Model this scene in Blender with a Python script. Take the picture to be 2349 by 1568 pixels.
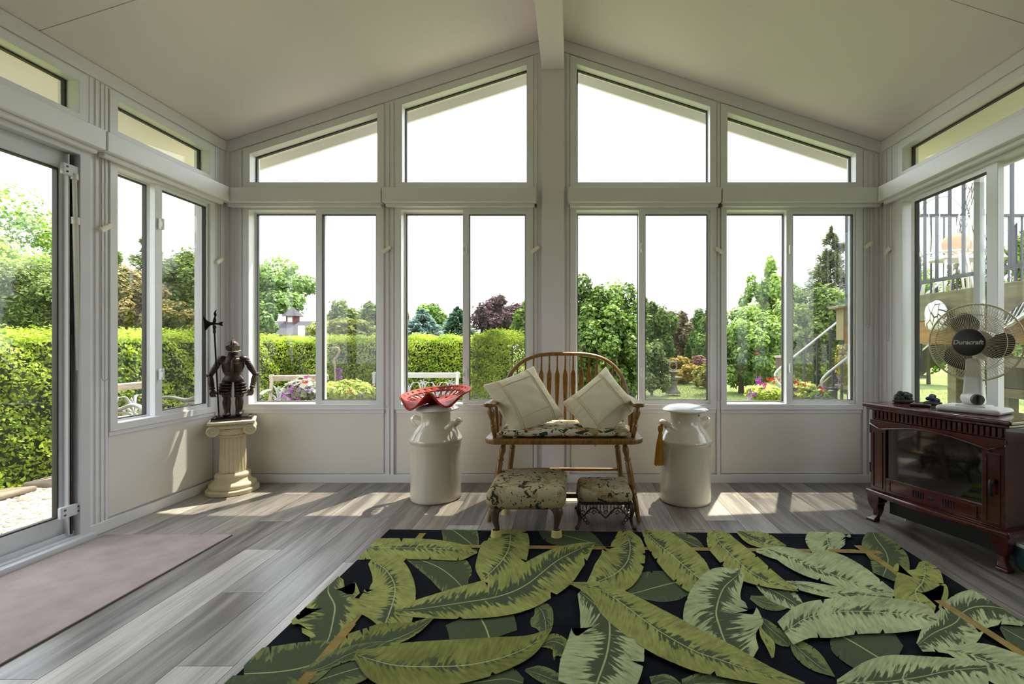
import bpy, bmesh, math, random
import numpy as np
from mathutils import Vector, Matrix

S = bpy.context.scene
for _o in list(bpy.data.objects):
    bpy.data.objects.remove(_o)
COL = S.collection
rng = random.Random(11)
nr = np.random.default_rng(5)
PI = math.pi

# ------------------------------------------------------------------ camera, sky, sun, exposure
F, CX, CY, CAMZ, CAMD = 1060.0, 1312.0, 790.0, 0.9875, 3.3125
cam = bpy.data.objects.new('camera', bpy.data.cameras.new('camera'))
COL.objects.link(cam)
cam.location = (0, -CAMD, CAMZ)
cam.rotation_euler = (PI / 2, 0, 0)
cam.data.sensor_fit = 'HORIZONTAL'
cam.data.sensor_width = 36.0
cam.data.lens = 36.0 * F / 2349.0
cam.data.shift_x = -(CX - 1174.5) / 2349.0
cam.data.shift_y = (CY - 784.0) / 2349.0
cam.data.clip_start = 0.02
cam.data.clip_end = 600
S.camera = cam

world = bpy.data.worlds.new('hazy_summer_sky')
S.world = world
world.use_nodes = True
wn, wl = world.node_tree.nodes, world.node_tree.links
wn.clear()
w_out = wn.new('ShaderNodeOutputWorld'); w_bg = wn.new('ShaderNodeBackground')
w_tc = wn.new('ShaderNodeTexCoord'); w_sep = wn.new('ShaderNodeSeparateXYZ')
w_ramp = wn.new('ShaderNodeValToRGB'); w_noise = wn.new('ShaderNodeTexNoise')
w_mix = wn.new('ShaderNodeMix'); w_mix.data_type = 'RGBA'; w_mix.blend_type = 'MULTIPLY'
w_map = wn.new('ShaderNodeMapping'); w_cr = wn.new('ShaderNodeValToRGB')
wl.new(w_tc.outputs['Generated'], w_sep.inputs[0])
wl.new(w_sep.outputs['Z'], w_ramp.inputs['Fac'])
e = w_ramp.color_ramp.elements
e[0].position = 0.0; e[0].color = (1.06, 1.06, 1.05, 1)
e[1].position = 1.0; e[1].color = (2.0, 2.08, 2.25, 1)
m = w_ramp.color_ramp.elements.new(0.30); m.color = (1.22, 1.24, 1.28, 1)
w_map.inputs['Scale'].default_value = (2.2, 2.2, 6.0)
wl.new(w_tc.outputs['Generated'], w_map.inputs['Vector'])
wl.new(w_map.outputs[0], w_noise.inputs['Vector'])
w_noise.inputs['Scale'].default_value = 1.6; w_noise.inputs['Detail'].default_value = 5
wl.new(w_noise.outputs['Fac'], w_cr.inputs['Fac'])
w_cr.color_ramp.elements[0].position = .38; w_cr.color_ramp.elements[0].color = (.86, .89, .95, 1)
w_cr.color_ramp.elements[1].position = .62; w_cr.color_ramp.elements[1].color = (1.05, 1.05, 1.05, 1)
w_mix.inputs['Factor'].default_value = 1.0
wl.new(w_ramp.outputs['Color'], w_mix.inputs['A']); wl.new(w_cr.outputs['Color'], w_mix.inputs['B'])
wl.new(w_mix.outputs['Result'], w_bg.inputs['Color'])
w_bg.inputs['Strength'].default_value = 1.5
wl.new(w_bg.outputs[0], w_out.inputs['Surface'])

sun = bpy.data.objects.new('sun', bpy.data.lights.new('sun', 'SUN'))
COL.objects.link(sun)
sun.data.energy = 6.0
sun.data.angle = 0.012
sun.data.color = (1.0, 0.91, 0.75)
sun.rotation_euler = Vector((0.51, 1.0, 2.62)).to_track_quat('Z', 'Y').to_euler()

S.view_settings.view_transform = 'Standard'
S.view_settings.look = 'None'
S.view_settings.gamma = 1.0
S.view_settings.use_curve_mapping = False
S.view_settings.exposure = 1.12
cy = S.cycles
cy.max_bounces = 7; cy.diffuse_bounces = 5; cy.glossy_bounces = 3
cy.transmission_bounces = 3; cy.transparent_max_bounces = 14
cy.sample_clamp_indirect = 6.0
cy.caustics_reflective = False; cy.caustics_refractive = False

# ------------------------------------------------------------------ helpers
def lin(h):
    h = h.lstrip('#')
    r = []
    for i in (0, 2, 4):
        c = int(h[i:i + 2], 16) / 255
        r.append(c / 12.92 if c <= .04045 else ((c + .055) / 1.055) ** 2.4)
    return (*r, 1.0)

def W(px, py, Z):
    """measured photograph position at depth Z -> world point"""
    return Vector(((px - CX) * Z / F, Z - CAMD, CAMZ - (py - CY) * Z / F))

def G(px, py, z=0.0):
    """measured photograph position lying on a horizontal plane of height z"""
    s = (py - CY) / (CAMZ - z)
    return ((px - CX) / s, F / s - CAMD)

def new_mat(name):
    m = bpy.data.materials.new(name); m.use_nodes = True
    nt = m.node_tree
    return m, nt, nt.nodes['Principled BSDF'], nt.nodes, nt.links

def mat(name, col, rough=.5, metal=0.0, spec=.5, var=None, bump=None, coat=0.0, stretch=(1, 1, 1)):
    m, nt, b, N, L = new_mat(name)
    c = lin(col) if isinstance(col, str) else (*col[:3], 1)
    b.inputs['Base Color'].default_value = c
    b.inputs['Roughness'].default_value = rough
    b.inputs['Metallic'].default_value = metal
    b.inputs['Specular IOR Level'].default_value = spec
    b.inputs['Coat Weight'].default_value = coat
    b.inputs['Coat Roughness'].default_value = .08
    if var or bump:
        tc = N.new('ShaderNodeTexCoord'); mp = N.new('ShaderNodeMapping')
        mp.inputs['Scale'].default_value = stretch
        L.new(tc.outputs['Object'], mp.inputs['Vector'])
    if var:
        col2, scale = var
        n = N.new('ShaderNodeTexNoise'); n.inputs['Scale'].default_value = scale; n.inputs['Detail'].default_value = 4
        L.new(mp.outputs[0], n.inputs['Vector'])
        r = N.new('ShaderNodeValToRGB')
        r.color_ramp.elements[0].position = .35; r.color_ramp.elements[0].color = c
        r.color_ramp.elements[1].position = .68
        r.color_ramp.elements[1].color = lin(col2) if isinstance(col2, str) else (*col2[:3], 1)
        L.new(n.outputs['Fac'], r.inputs['Fac']); L.new(r.outputs['Color'], b.inputs['Base Color'])
    if bump:
        scale, st = bump
        n2 = N.new('ShaderNodeTexNoise'); n2.inputs['Scale'].default_value = scale; n2.inputs['Detail'].default_value = 3
        L.new(mp.outputs[0], n2.inputs['Vector'])
        bp = N.new('ShaderNodeBump'); bp.inputs['Strength'].default_value = st; bp.inputs['Distance'].default_value = .004
        L.new(n2.outputs['Fac'], bp.inputs['Height']); L.new(bp.outputs[0], b.inputs['Normal'])
    return m

class MB:
    """collects shapes, links them as one mesh object"""
    def __init__(s, T=None):
        s.V = []; s.F = []; s.T = T
    def add(s, vs, fs):
        o = len(s.V)
        s.V += [s.T(*v) if s.T else tuple(v) for v in vs]
        s.F += [tuple(i + o for i in f) for f in fs]
        return s
    def box(s, x0, x1, y0, y1, z0, z1):
        v = [(x0, y0, z0), (x1, y0, z0), (x1, y1, z0), (x0, y1, z0), (x0, y0, z1), (x1, y0, z1), (x1, y1, z1), (x0, y1, z1)]
        return s.add(v, [(3, 2, 1, 0), (4, 5, 6, 7), (0, 1, 5, 4), (1, 2, 6, 5), (2, 3, 7, 6), (3, 0, 4, 7)])
    def obox(s, c, ax, ay, az):
        """box from a centre and three half axes"""
        c, ax, ay, az = Vector(c), Vector(ax), Vector(ay), Vector(az)
        v = [c + ax * i + ay * j + az * k for k in (-1, 1) for i, j in ((-1, -1), (1, -1), (1, 1), (-1, 1))]
        return s.add(v, [(3, 2, 1, 0), (4, 5, 6, 7), (0, 1, 5, 4), (1, 2, 6, 5), (2, 3, 7, 6), (3, 0, 4, 7)])
    def beam(s, p, q, w, h):
        """rectangular bar from p to q: w across (horizontal), h the other way"""
        p, q = Vector(p), Vector(q); d = q - p; l = d.length; d.normalize()
        side = d.cross(Vector((0, 0, 1)))
        if side.length < 1e-4: side = Vector((1, 0, 0))
        side.normalize(); up = side.cross(d)
        return s.obox((p + q) / 2, d * l / 2, side * w / 2, up * h / 2)
    def prism(s, poly, v0, v1):
        """poly of (u,z) pushed between depths v0 and v1"""
        n = len(poly)
        v = [(u, v0, z) for u, z in poly] + [(u, v1, z) for u, z in poly]
        return s.add(v, [tuple(range(n)), tuple(range(2 * n - 1, n - 1, -1))] + [(i, i + n, (i + 1) % n + n, (i + 1) % n) for i in range(n)])
    def ring(s, outer, inner, v0, v1):
        n = len(outer)
        v = [(u, d, z) for d in (v0, v1) for P in (outer, inner) for u, z in P]
        f = []
        for i in range(n):
            j = (i + 1) % n
            f += [(i, j, j + n, i + n), (i + 2 * n, i + 3 * n, j + 3 * n, j + 2 * n), (i, i + 2 * n, j + 2 * n, j), (i + n, j + n, j + 3 * n, i + 3 * n)]
        return s.add(v, f)
    def frame(s, u0, u1, z0, z1, w, v0, v1, wt=None, wb=None, wr=None):
        wt = w if wt is None else wt; wb = w if wb is None else wb; wr = w if wr is None else wr
        return s.ring([(u0, z0), (u1, z0), (u1, z1), (u0, z1)], [(u0 + w, z0 + wb), (u1 - wr, z0 + wb), (u1 - wr, z1 - wt), (u0 + w, z1 - wt)], v0, v1)
    def tube(s, pts, r, n=8, closed=False, flat=1.0, caps=True):
        P = [Vector(p) for p in pts]; m = len(P)
        R = r if isinstance(r, (list, tuple)) else [r] * m
        tan = []
        for i in range(m):
            a = P[i - 1] if (i > 0 or closed) else P[0]
            b = P[(i + 1) % m] if (i < m - 1 or closed) else P[-1]
            t = b - a
            tan.append(t.normalized() if t.length > 1e-9 else Vector((0, 0, 1)))
        ref = Vector((0, 0, 1)) if abs(tan[0].z) < .9 else Vector((0, 1, 0))
        nn = (ref - tan[0] * ref.dot(tan[0])).normalized()
        vs = []
        for i in range(m):
            nn = nn - tan[i] * nn.dot(tan[i])
            nn = nn.normalized() if nn.length > 1e-6 else tan[i].orthogonal().normalized()
            b = tan[i].cross(nn)
            for k in range(n):
                a = 2 * PI * k / n
                vs.append(P[i] + (nn * math.cos(a) + b * math.sin(a) * flat) * R[i])
        fs = []
        for i in range(m if closed else m - 1):
            j = (i + 1) % m
            for k in range(n):
                l = (k + 1) % n
                fs.append((i * n + k, i * n + l, j * n + l, j * n + k))
        if caps and not closed:
            fs += [tuple(range(n - 1, -1, -1)), tuple((m - 1) * n + k for k in range(n))]
        return s.add(vs, fs)
    def lathe(s, prof, n=32, c=(0, 0, 0), sx=1.0, sy=1.0, mod=None):
        vs, fs = [], []
        m = len(prof)
        for r, z in prof:
            for k in range(n):
                a = 2 * PI * k / n
                rr = r * (mod(a, z) if mod else 1)
                vs.append((c[0] + rr * math.cos(a) * sx, c[1] + rr * math.sin(a) * sy, c[2] + z))
        for i in range(m - 1):
            for k in range(n):
                l = (k + 1) % n
                fs.append((i * n + k, i * n + l, (i + 1) * n + l, (i + 1) * n + k))
        fs += [tuple(range(n - 1, -1, -1)), tuple((m - 1) * n + k for k in range(n))]
        return s.add(vs, fs)
    def ball(s, c, rx, ry=None, rz=None, n=14, M=None):
        ry = rx if ry is None else ry; rz = rx if rz is None else rz
        m = max(6, n // 2)
        vs, fs = [(0, 0, -1)], []
        for i in range(1, m):
            t = PI * i / m - PI / 2
            for k in range(n):
                a = 2 * PI * k / n
                vs.append((math.cos(t) * math.cos(a), math.cos(t) * math.sin(a), math.sin(t)))
        vs.append((0, 0, 1))
        for k in range(n):
            l = (k + 1) % n
            fs.append((0, 1 + l, 1 + k))
            for i in range(m - 2):
                fs.append((1 + i * n + k, 1 + i * n + l, 1 + (i + 1) * n + l, 1 + (i + 1) * n + k))
            fs.append((1 + (m - 2) * n + k, 1 + (m - 2) * n + l, len(vs) - 1))
        out = []
        for x, y, z in vs:
            p = Vector((x * rx, y * ry, z * rz))
            if M: p = M @ p
            out.append(p + Vector(c))
        return s.add(out, fs)
    def build(s, name, m, parent=None, smooth=False, bevel=0, seg=2, sub=0, flat_below=None, local=False):
        me = bpy.data.meshes.new(name)
        V = [Vector(v) for v in s.V]
        if parent is None:
            lo = Vector([min(v[i] for v in V) for i in range(3)]); hi = Vector([max(v[i] for v in V) for i in range(3)])
            org = Vector(((lo.x + hi.x) / 2, (lo.y + hi.y) / 2, lo.z))
        else:
            org = Vector((0, 0, 0)) if local else wloc(parent)
        me.from_pydata([tuple(v - org) for v in V], [], s.F)
        bm = bmesh.new(); bm.from_mesh(me)
        bmesh.ops.recalc_face_normals(bm, faces=bm.faces)
        bm.to_mesh(me); bm.free()
        me.materials.append(m)
        o = bpy.data.objects.new(name, me); COL.objects.link(o)
        if parent is None: o.location = org
        else: o.parent = parent
        if bevel:
            b = o.modifiers.new('bevel', 'BEVEL'); b.width = bevel; b.segments = seg; b.limit_method = 'ANGLE'; b.angle_limit = .6
        if sub:
            b = o.modifiers.new('sub', 'SUBSURF'); b.levels = sub; b.render_levels = sub
        if smooth:
            me.polygons.foreach_set('use_smooth', [True] * len(me.polygons))
            if smooth == 'auto':
                try: me.set_sharp_from_angle(angle=.7)
                except Exception: pass
        return o

def wloc(o):
    p = Vector((0, 0, 0))
    while o:
        p += Vector(o.location); o = o.parent
    return p

def tag(o, label=None, cat=None, group=None, kind=None):
    if label: o['label'] = label
    if cat: o['category'] = cat
    if group: o['group'] = group
    if kind: o['kind'] = kind
    return o

def empty(name, loc=(0, 0, 0), rz=0, parent=None):
    o = bpy.data.objects.new(name, None); COL.objects.link(o)
    o.location = loc; o.rotation_euler = (0, 0, rz); o.empty_display_size = .05
    if parent: o.parent = parent
    return o

def thing(name, label, cat, loc=(0, 0, 0), rz=0, group=None):
    return tag(empty(name, loc, rz), label, cat, group)

def copy_tree(o, parent=None):
    c = o.copy(); COL.objects.link(c); c.parent = parent
    for ch in [k for k in o.children]:
        copy_tree(ch, c)
    return c

def spl(pts, n):
    """smooth curve through the points (Catmull-Rom), any dimension"""
    P = [np.array(p, float) for p in pts]
    P = [2 * P[0] - P[1]] + P + [2 * P[-1] - P[-2]]
    out = []
    k = len(P) - 3
    for i in range(n):
        t = i / (n - 1) * k; j = min(int(t), k - 1); t -= j
        a, b, c, d = P[j:j + 4]
        out.append(.5 * ((2 * b) + (c - a) * t + (2 * a - 5 * b + 4 * c - d) * t * t + (3 * b - a - 3 * c + d) * t ** 3))
    return out

# ------------------------------------------------------------------ materials
VINYL = mat('white_vinyl', '#e8e5ea', .38)
VINYL2 = mat('white_sash_vinyl', '#e8e9ea', .32)
PANEL = mat('embossed_wall_panel', '#e6e3db', .45, bump=(160, .25))
CEIL = mat('ceiling_panel_white', '#ede5e6', .55, bump=(60, .05))
SEAM = mat('seam_grey', '#5d5b52', .8)
SOFFIT = mat('soffit_cream', '#e2ddd0', .6)
GASKET = mat('glazing_gasket', '#3c3a33', .6)
ALU = mat('white_door_metal', '#d6d8db', .4)
PLASTIC = mat('white_plastic', '#e4e2d8', .4)
CHAINM = mat('bead_chain', '#b9ada0', .45)
OAK = mat('golden_oak', '#8c6426', .36, var=('#664517', 18), coat=.25, stretch=(6, 6, 1))
CERAMIC = mat('cream_enamel', '#d3ccb9', .14, coat=.7)
CERAMIC_LID = mat('white_enamel', '#e6e6e4', .14, coat=.6)
DARKCHIP = mat('chipped_enamel', '#2b2a2a', .6)
STONE = mat('cast_plaster', '#ded3b4', .7, var=('#cfc29f', 7), bump=(90, .2))
BRONZE = mat('dark_bronze', '#5a4c44', .36, metal=.8, var=('#39302b', 14))
BRONZE_D = mat('black_iron', '#1d1917', .5, metal=.6)
WOODDK = mat('dark_plinth_wood', '#4b3a30', .5)
REDSEAT = mat('red_painted_iron', '#b22c0d', .55, var=('#86200b', 9), spec=.3)
CREAM = mat('cream_cotton', '#e6ddc2', .9, bump=(220, .35), var=('#dacfb0', 5))
CREAM2 = mat('cream_cotton_trim', '#d4c8a6', .9, bump=(300, .3))
GOLD = mat('gold_tassel_thread', '#b98512', .75, var=('#8f6408', 40), stretch=(6, 6, .6))
CHERRY = mat('cherry_enamel', '#501413', .2, coat=.6, var=('#340c0d', 6))
BLACK = mat('black_metal', '#131414', .45)
BLACKGLASS = mat('smoked_glass', '#0a0b0b', .04, spec=.9, coat=1.0)
FANW = mat('fan_white_plastic', '#d9d9d4', .4)
FANWIRE = mat('fan_guard_wire', '#cfc9a8', .4)
FANBLADE = mat('smoke_fan_blade', '#34332f', .3)
FANHUB = mat('fan_hub_brown', '#24221f', .45)
LETTER = mat('pale_lettering', '#c9c6bd', .5)
ROCKG = mat('grey_mineral', '#4d5150', .8, var=('#2f3232', 30), bump=(40, .8))
ROCKB = mat('blue_mineral', '#2e3d63', .6, var=('#1c2440', 35), bump=(40, .8))
ROCKBASE = mat('brown_matrix', '#4b4335', .9, var=('#332c22', 30))
MATCARPET = mat('mauve_carpet', '#b3a5a0', 1.0, var=('#a59691', 9), bump=(500, .9), spec=.1)
MATEDGE = mat('carpet_edge', '#6d5c54', 1.0)
WEATHER = mat('weathered_wood', '#a89e8b', .85, var=('#8c8170', 14), stretch=(1, 6, 6))
CAST = mat('pale_cast_iron', '#a4a5a3', .6, var=('#868783', 12))
CASTG = mat('grey_cast_iron', '#7f7f73', .6)
DECKW = mat('treated_deck_wood', '#6f6a4c', .8, var=('#57533a', 5), stretch=(6, 1, 6), bump=(30, .2))
DECKO = mat('orange_stained_board', '#8d6a38', .8, var=('#74532a', 6), stretch=(6, 1, 6))
RAILD = mat('dark_rail_metal', '#3a3c42', .5)
RAILW = mat('pale_handrail', '#b9bcbb', .4)
BARK = mat('bark', '#5b4a3a', .95, var=('#3d3128', 20), bump=(30, .6))
FOUNT = mat('fountain_stone', '#8f8b7c', .9, var=('#6f6b5d', 15))
ROOF = mat('grey_shingles', '#4d4d50', .95, var=('#414145', 10), spec=.1)
BARNRED = mat('barn_red', '#5a2b26', .8)
WHITEWIRE = mat('white_wire', '#dcdcd2', .5)
TERRA = mat('terracotta', '#a5603d', .8)
TEAL = mat('teal_glaze', '#2f5a5a', .2, coat=.6)
ORANGE = mat('orange_reflection', '#a58662', .9)

def glass_mat(name, tint, refl=1.0, haze=None):
    m, nt, b, N, L = new_mat(name)
    N.remove(b)
    out = N['Material Output']
    tr = N.new('ShaderNodeBsdfTransparent'); tr.inputs[0].default_value = (*tint, 1)
    gl = N.new('ShaderNodeBsdfGlossy'); gl.inputs['Roughness'].default_value = .02
    lw = N.new('ShaderNodeLayerWeight'); lw.inputs['Blend'].default_value = .5
    pw = N.new('ShaderNodeMath'); pw.operation = 'POWER'; pw.inputs[1].default_value = 4.5
    fr = N.new('ShaderNodeMath'); fr.operation = 'MULTIPLY_ADD'; fr.inputs[1].default_value = .85 * refl; fr.inputs[2].default_value = .03 * refl
    L.new(lw.outputs['Facing'], pw.inputs[0]); L.new(pw.outputs[0], fr.inputs[0])
    mx = N.new('ShaderNodeMixShader')
    L.new(fr.outputs[0], mx.inputs[0]); L.new(tr.outputs[0], mx.inputs[1]); L.new(gl.outputs[0], mx.inputs[2])
    L.new(mx.outputs[0], out.inputs['Surface'])
    return m
GLASS = glass_mat('window_glass', (.96, .97, .965))
def screen_mat():
    m, nt, b, N, L = new_mat('insect_screen_mesh')
    tr = N.new('ShaderNodeBsdfTransparent'); tr.inputs[0].default_value = (1, 1, 1, 1)
    df = N.new('ShaderNodeBsdfDiffuse'); df.inputs[0].default_value = (.12, .12, .125, 1)
    mx = N.new('ShaderNodeMixShader'); mx.inputs[0].default_value = .30
    L.new(tr.outputs[0], mx.inputs[1]); L.new(df.outputs[0], mx.inputs[2])
    N.remove(b); L.new(mx.outputs[0], N['Material Output'].inputs['Surface'])
    return m
SCREEN = screen_mat()

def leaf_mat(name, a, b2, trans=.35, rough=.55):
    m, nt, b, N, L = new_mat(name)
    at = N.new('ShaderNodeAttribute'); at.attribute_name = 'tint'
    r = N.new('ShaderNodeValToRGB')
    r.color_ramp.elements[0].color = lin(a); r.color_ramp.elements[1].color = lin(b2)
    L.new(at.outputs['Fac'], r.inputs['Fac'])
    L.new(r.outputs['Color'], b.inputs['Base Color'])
    b.inputs['Roughness'].default_value = rough
    b.inputs['Specular IOR Level'].default_value = .3
    t = N.new('ShaderNodeBsdfTranslucent'); L.new(r.outputs['Color'], t.inputs['Color'])
    mx = N.new('ShaderNodeMixShader'); mx.inputs[0].default_value = trans
    L.new(b.outputs[0], mx.inputs[1]); L.new(t.outputs[0], mx.inputs[2])
    L.new(mx.outputs[0], N['Material Output'].inputs['Surface'])
    return m

def plank_mat():
    m, nt, b, N, L = new_mat('weathered_vinyl_plank')
    tc = N.new('ShaderNodeTexCoord'); oi = N.new('ShaderNodeObjectInfo')
    cmb = N.new('ShaderNodeCombineXYZ')
    mul = N.new('ShaderNodeMath'); mul.operation = 'MULTIPLY'; mul.inputs[1].default_value = 57.0
    L.new(oi.outputs['Random'], mul.inputs[0]); L.new(mul.outputs[0], cmb.inputs[0]); L.new(mul.outputs[0], cmb.inputs[1])
    add = N.new('ShaderNodeVectorMath'); add.operation = 'ADD'
    L.new(tc.outputs['Object'], add.inputs[0]); L.new(cmb.outputs[0], add.inputs[1])
    def noise(scale, sc, det=5, dist=.0):
        mp = N.new('ShaderNodeMapping'); mp.inputs['Scale'].default_value = sc
        L.new(add.outputs[0], mp.inputs['Vector'])
        n = N.new('ShaderNodeTexNoise'); n.inputs['Scale'].default_value = scale; n.inputs['Detail'].default_value = det
        n.inputs['Distortion'].default_value = dist
        L.new(mp.outputs[0], n.inputs['Vector']); return n
    n1 = noise(1.0, (16, 1.5, 1), 6, .6)      # broad weathering streaks
    n2 = noise(1.0, (110, 3.5, 1), 4)          # fine grain
    r1 = N.new('ShaderNodeValToRGB')
    r1.color_ramp.elements[0].position = .38; r1.color_ramp.elements[0].color = lin('#4a4643')
    r1.color_ramp.elements[1].position = .60; r1.color_ramp.elements[1].color = lin('#bdb8b0')
    L.new(n1.outputs['Fac'], r1.inputs['Fac'])
    mx = N.new('ShaderNodeMix'); mx.data_type = 'RGBA'; mx.inputs['Factor'].default_value = .66
    L.new(r1.outputs['Color'], mx.inputs['A']); L.new(oi.outputs['Color'], mx.inputs['B'])
    r2 = N.new('ShaderNodeValToRGB')
    r2.color_ramp.elements[0].position = .32; r2.color_ramp.elements[0].color = (.58, .57, .57, 1)
    r2.color_ramp.elements[1].position = .62; r2.color_ramp.elements[1].color = (1.04, 1.04, 1.04, 1)
    L.new(n2.outputs['Fac'], r2.inputs['Fac'])
    mm = N.new('ShaderNodeMix'); mm.data_type = 'RGBA'; mm.blend_type = 'MULTIPLY'; mm.inputs['Factor'].default_value = .75
    L.new(mx.outputs['Result'], mm.inputs['A']); L.new(r2.outputs['Color'], mm.inputs['B'])
    L.new(mm.outputs['Result'], b.inputs['Base Color'])
    b.inputs['Roughness'].default_value = .33
    b.inputs['Specular IOR Level'].default_value = .62
    bp = N.new('ShaderNodeBump'); bp.inputs['Strength'].default_value = .12; bp.inputs['Distance'].default_value = .002
    L.new(n2.outputs['Fac'], bp.inputs['Height']); L.new(bp.outputs[0], b.inputs['Normal'])
    return m
PLANK = plank_mat()

def rug_leaf_mat():
    m, nt, b, N, L = new_mat('tufted_leaf_wool')
    uv = N.new('ShaderNodeUVMap'); uv.uv_map = 'UVMap'
    oi = N.new('ShaderNodeObjectInfo'); tc = N.new('ShaderNodeTexCoord')
    sp = N.new('ShaderNodeSeparateXYZ'); L.new(uv.outputs[0], sp.inputs[0])
    def math_(op, a, bb, clamp=False):
        n = N.new('ShaderNodeMath'); n.operation = op; n.use_clamp = clamp
        for i, x in enumerate((a, bb)):
            if x is None: continue
            if isinstance(x, (int, float)): n.inputs[i].default_value = x
            else: L.new(x, n.inputs[i])
        return n.outputs[0]
    u = sp.outputs['X']; v = sp.outputs['Y']           # u runs along the leaf in metres, v across -1..1
    av = math_('ABSOLUTE', v, None)
    # feathering noise: fine along the leaf, stretched across it, slanted towards the tip
    slant = math_('SUBTRACT', math_('MULTIPLY', u, 1.0), math_('MULTIPLY', av, .05))
    cm = N.new('ShaderNodeCombineXYZ')
    L.new(math_('MULTIPLY', slant, 26.0), cm.inputs[0]); L.new(math_('MULTIPLY', v, .7), cm.inputs[1])
    L.new(math_('MULTIPLY', oi.outputs['Random'], 40.0), cm.inputs[2])
    n1 = N.new('ShaderNodeTexNoise'); n1.inputs['Scale'].default_value = 3.2; n1.inputs['Detail'].default_value = 2
    L.new(cm.outputs[0], n1.inputs['Vector'])
    cm2 = N.new('ShaderNodeCombineXYZ')
    L.new(math_('MULTIPLY', u, 7.0), cm2.inputs[0]); L.new(v, cm2.inputs[1]); L.new(math_('MULTIPLY', oi.outputs['Random'], 23.0), cm2.inputs[2])
    n2 = N.new('ShaderNodeTexNoise'); n2.inputs['Scale'].default_value = 1.0; n2.inputs['Detail'].default_value = 2
    L.new(cm2.outputs[0], n2.inputs['Vector'])
    edge = math_('ADD', av, math_('ADD', math_('MULTIPLY', math_('SUBTRACT', n1.outputs['Fac'], .5), 1.5), math_('MULTIPLY', math_('SUBTRACT', n2.outputs['Fac'], .5), 1.1)))
    dark = math_('MULTIPLY', math_('SUBTRACT', math_('ADD', oi.outputs['Alpha'], .10), edge), 6.0, True)
    # light-on-light veins
    vein = math_('MULTIPLY', math_('SUBTRACT', n1.outputs['Fac'], .5), 1.25)
    hs = N.new('ShaderNodeMix'); hs.data_type = 'RGBA'; hs.blend_type = 'MULTIPLY'; hs.inputs['Factor'].default_value = 1
    n3 = N.new('ShaderNodeTexNoise'); n3.inputs['Scale'].default_value = 9; n3.inputs['Detail'].default_value = 5
    L.new(tc.outputs['Object'], n3.inputs['Vector'])
    val = math_('ADD', math_('ADD', 1.16, vein), math_('MULTIPLY', math_('SUBTRACT', n3.outputs['Fac'], .5), 1.1))
    cv = N.new('ShaderNodeCombineColor'); L.new(val, cv.inputs[0]); L.new(val, cv.inputs[1]); L.new(math_('MULTIPLY', val, .95), cv.inputs[2])
    L.new(oi.outputs['Color'], hs.inputs['A']); L.new(cv.outputs[0], hs.inputs['B'])
    dk = N.new('ShaderNodeMix'); dk.data_type = 'RGBA'
    L.new(dark, dk.inputs['Factor']); L.new(hs.outputs['Result'], dk.inputs['A']); dk.inputs['B'].default_value = lin('#4d573f')
    rib = math_('MULTIPLY', math_('LESS_THAN', av, .024), .75)
    rb = N.new('ShaderNodeMix'); rb.data_type = 'RGBA'
    L.new(rib, rb.inputs['Factor']); L.new(dk.outputs['Result'], rb.inputs['A']); rb.inputs['B'].default_value = lin('#b4b884')
    L.new(rb.outputs['Result'], b.inputs['Base Color'])
    b.inputs['Roughness'].default_value = 1.0; b.inputs['Specular IOR Level'].default_value = .08
    n4 = N.new('ShaderNodeTexNoise'); n4.inputs['Scale'].default_value = 420
    L.new(tc.outputs['Object'], n4.inputs['Vector'])
    bp = N.new('ShaderNodeBump'); bp.inputs['Strength'].default_value = .5; bp.inputs['Distance'].default_value = .002
    L.new(n4.outputs['Fac'], bp.inputs['Height']); L.new(bp.outputs[0], b.inputs['Normal'])
    return m
RUGLEAF = rug_leaf_mat()
RUGBASE = mat('navy_black_wool', '#1b1d24', 1.0, spec=.08, bump=(420, .6), var=('#14161b', 8))
RUGTAN = mat('tan_wool', '#a08c55', 1.0, spec=.08, bump=(420, .6), var=('#887341', 20))

def map_fabric(name, ground):
    """printed cotton: tan ground with small dark, green and rust motifs"""
    m, nt, b, N, L = new_mat(name)
    tc = N.new('ShaderNodeTexCoord')
    def noise(scale, off, det=2):
        mp = N.new('ShaderNodeMapping'); mp.inputs['Location'].default_value = off
        L.new(tc.outputs['Object'], mp.inputs['Vector'])
        n = N.new('ShaderNodeTexNoise'); n.inputs['Scale'].default_value = scale; n.inputs['Detail'].default_value = det
        n.inputs['Distortion'].default_value = .8
        L.new(mp.outputs[0], n.inputs['Vector']); return n.outputs['Fac']
    cur = None
    base = N.new('ShaderNodeRGB'); base.outputs[0].default_value = lin(ground); cur = base.outputs[0]
    for sc, off, th, col in ((9, (0, 0, 0), .56, '#9c8a64'), (17, (3, 1, 5), .62, '#37352a'), (26, (7, 2, 1), .62, '#5d3a26'), (15, (1, 9, 4), .64, '#26402f'), (42, (4, 4, 2), .655, '#2b2a26'), (60, (2, 8, 6), .66, '#4a3b2a')):
        f = noise(sc, off, 3)
        r = N.new('ShaderNodeValToRGB'); r.color_ramp.elements[0].position = th; r.color_ramp.elements[1].position = th + .012
        r.color_ramp.elements[0].color = (0, 0, 0, 1); r.color_ramp.elements[1].color = (1, 1, 1, 1)
        L.new(f, r.inputs['Fac'])
        mx = N.new('ShaderNodeMix'); mx.data_type = 'RGBA'
        L.new(r.outputs['Color'], mx.inputs['Factor']); L.new(cur, mx.inputs['A']); mx.inputs['B'].default_value = lin(col)
        cur = mx.outputs['Result']
    L.new(cur, b.inputs['Base Color'])
    b.inputs['Roughness'].default_value = .95; b.inputs['Specular IOR Level'].default_value = .15
    return m
PRINT = map_fabric('map_print_fabric', '#aea383')
PRINT2 = map_fabric('map_print_cushion', '#c3baa0')
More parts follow.
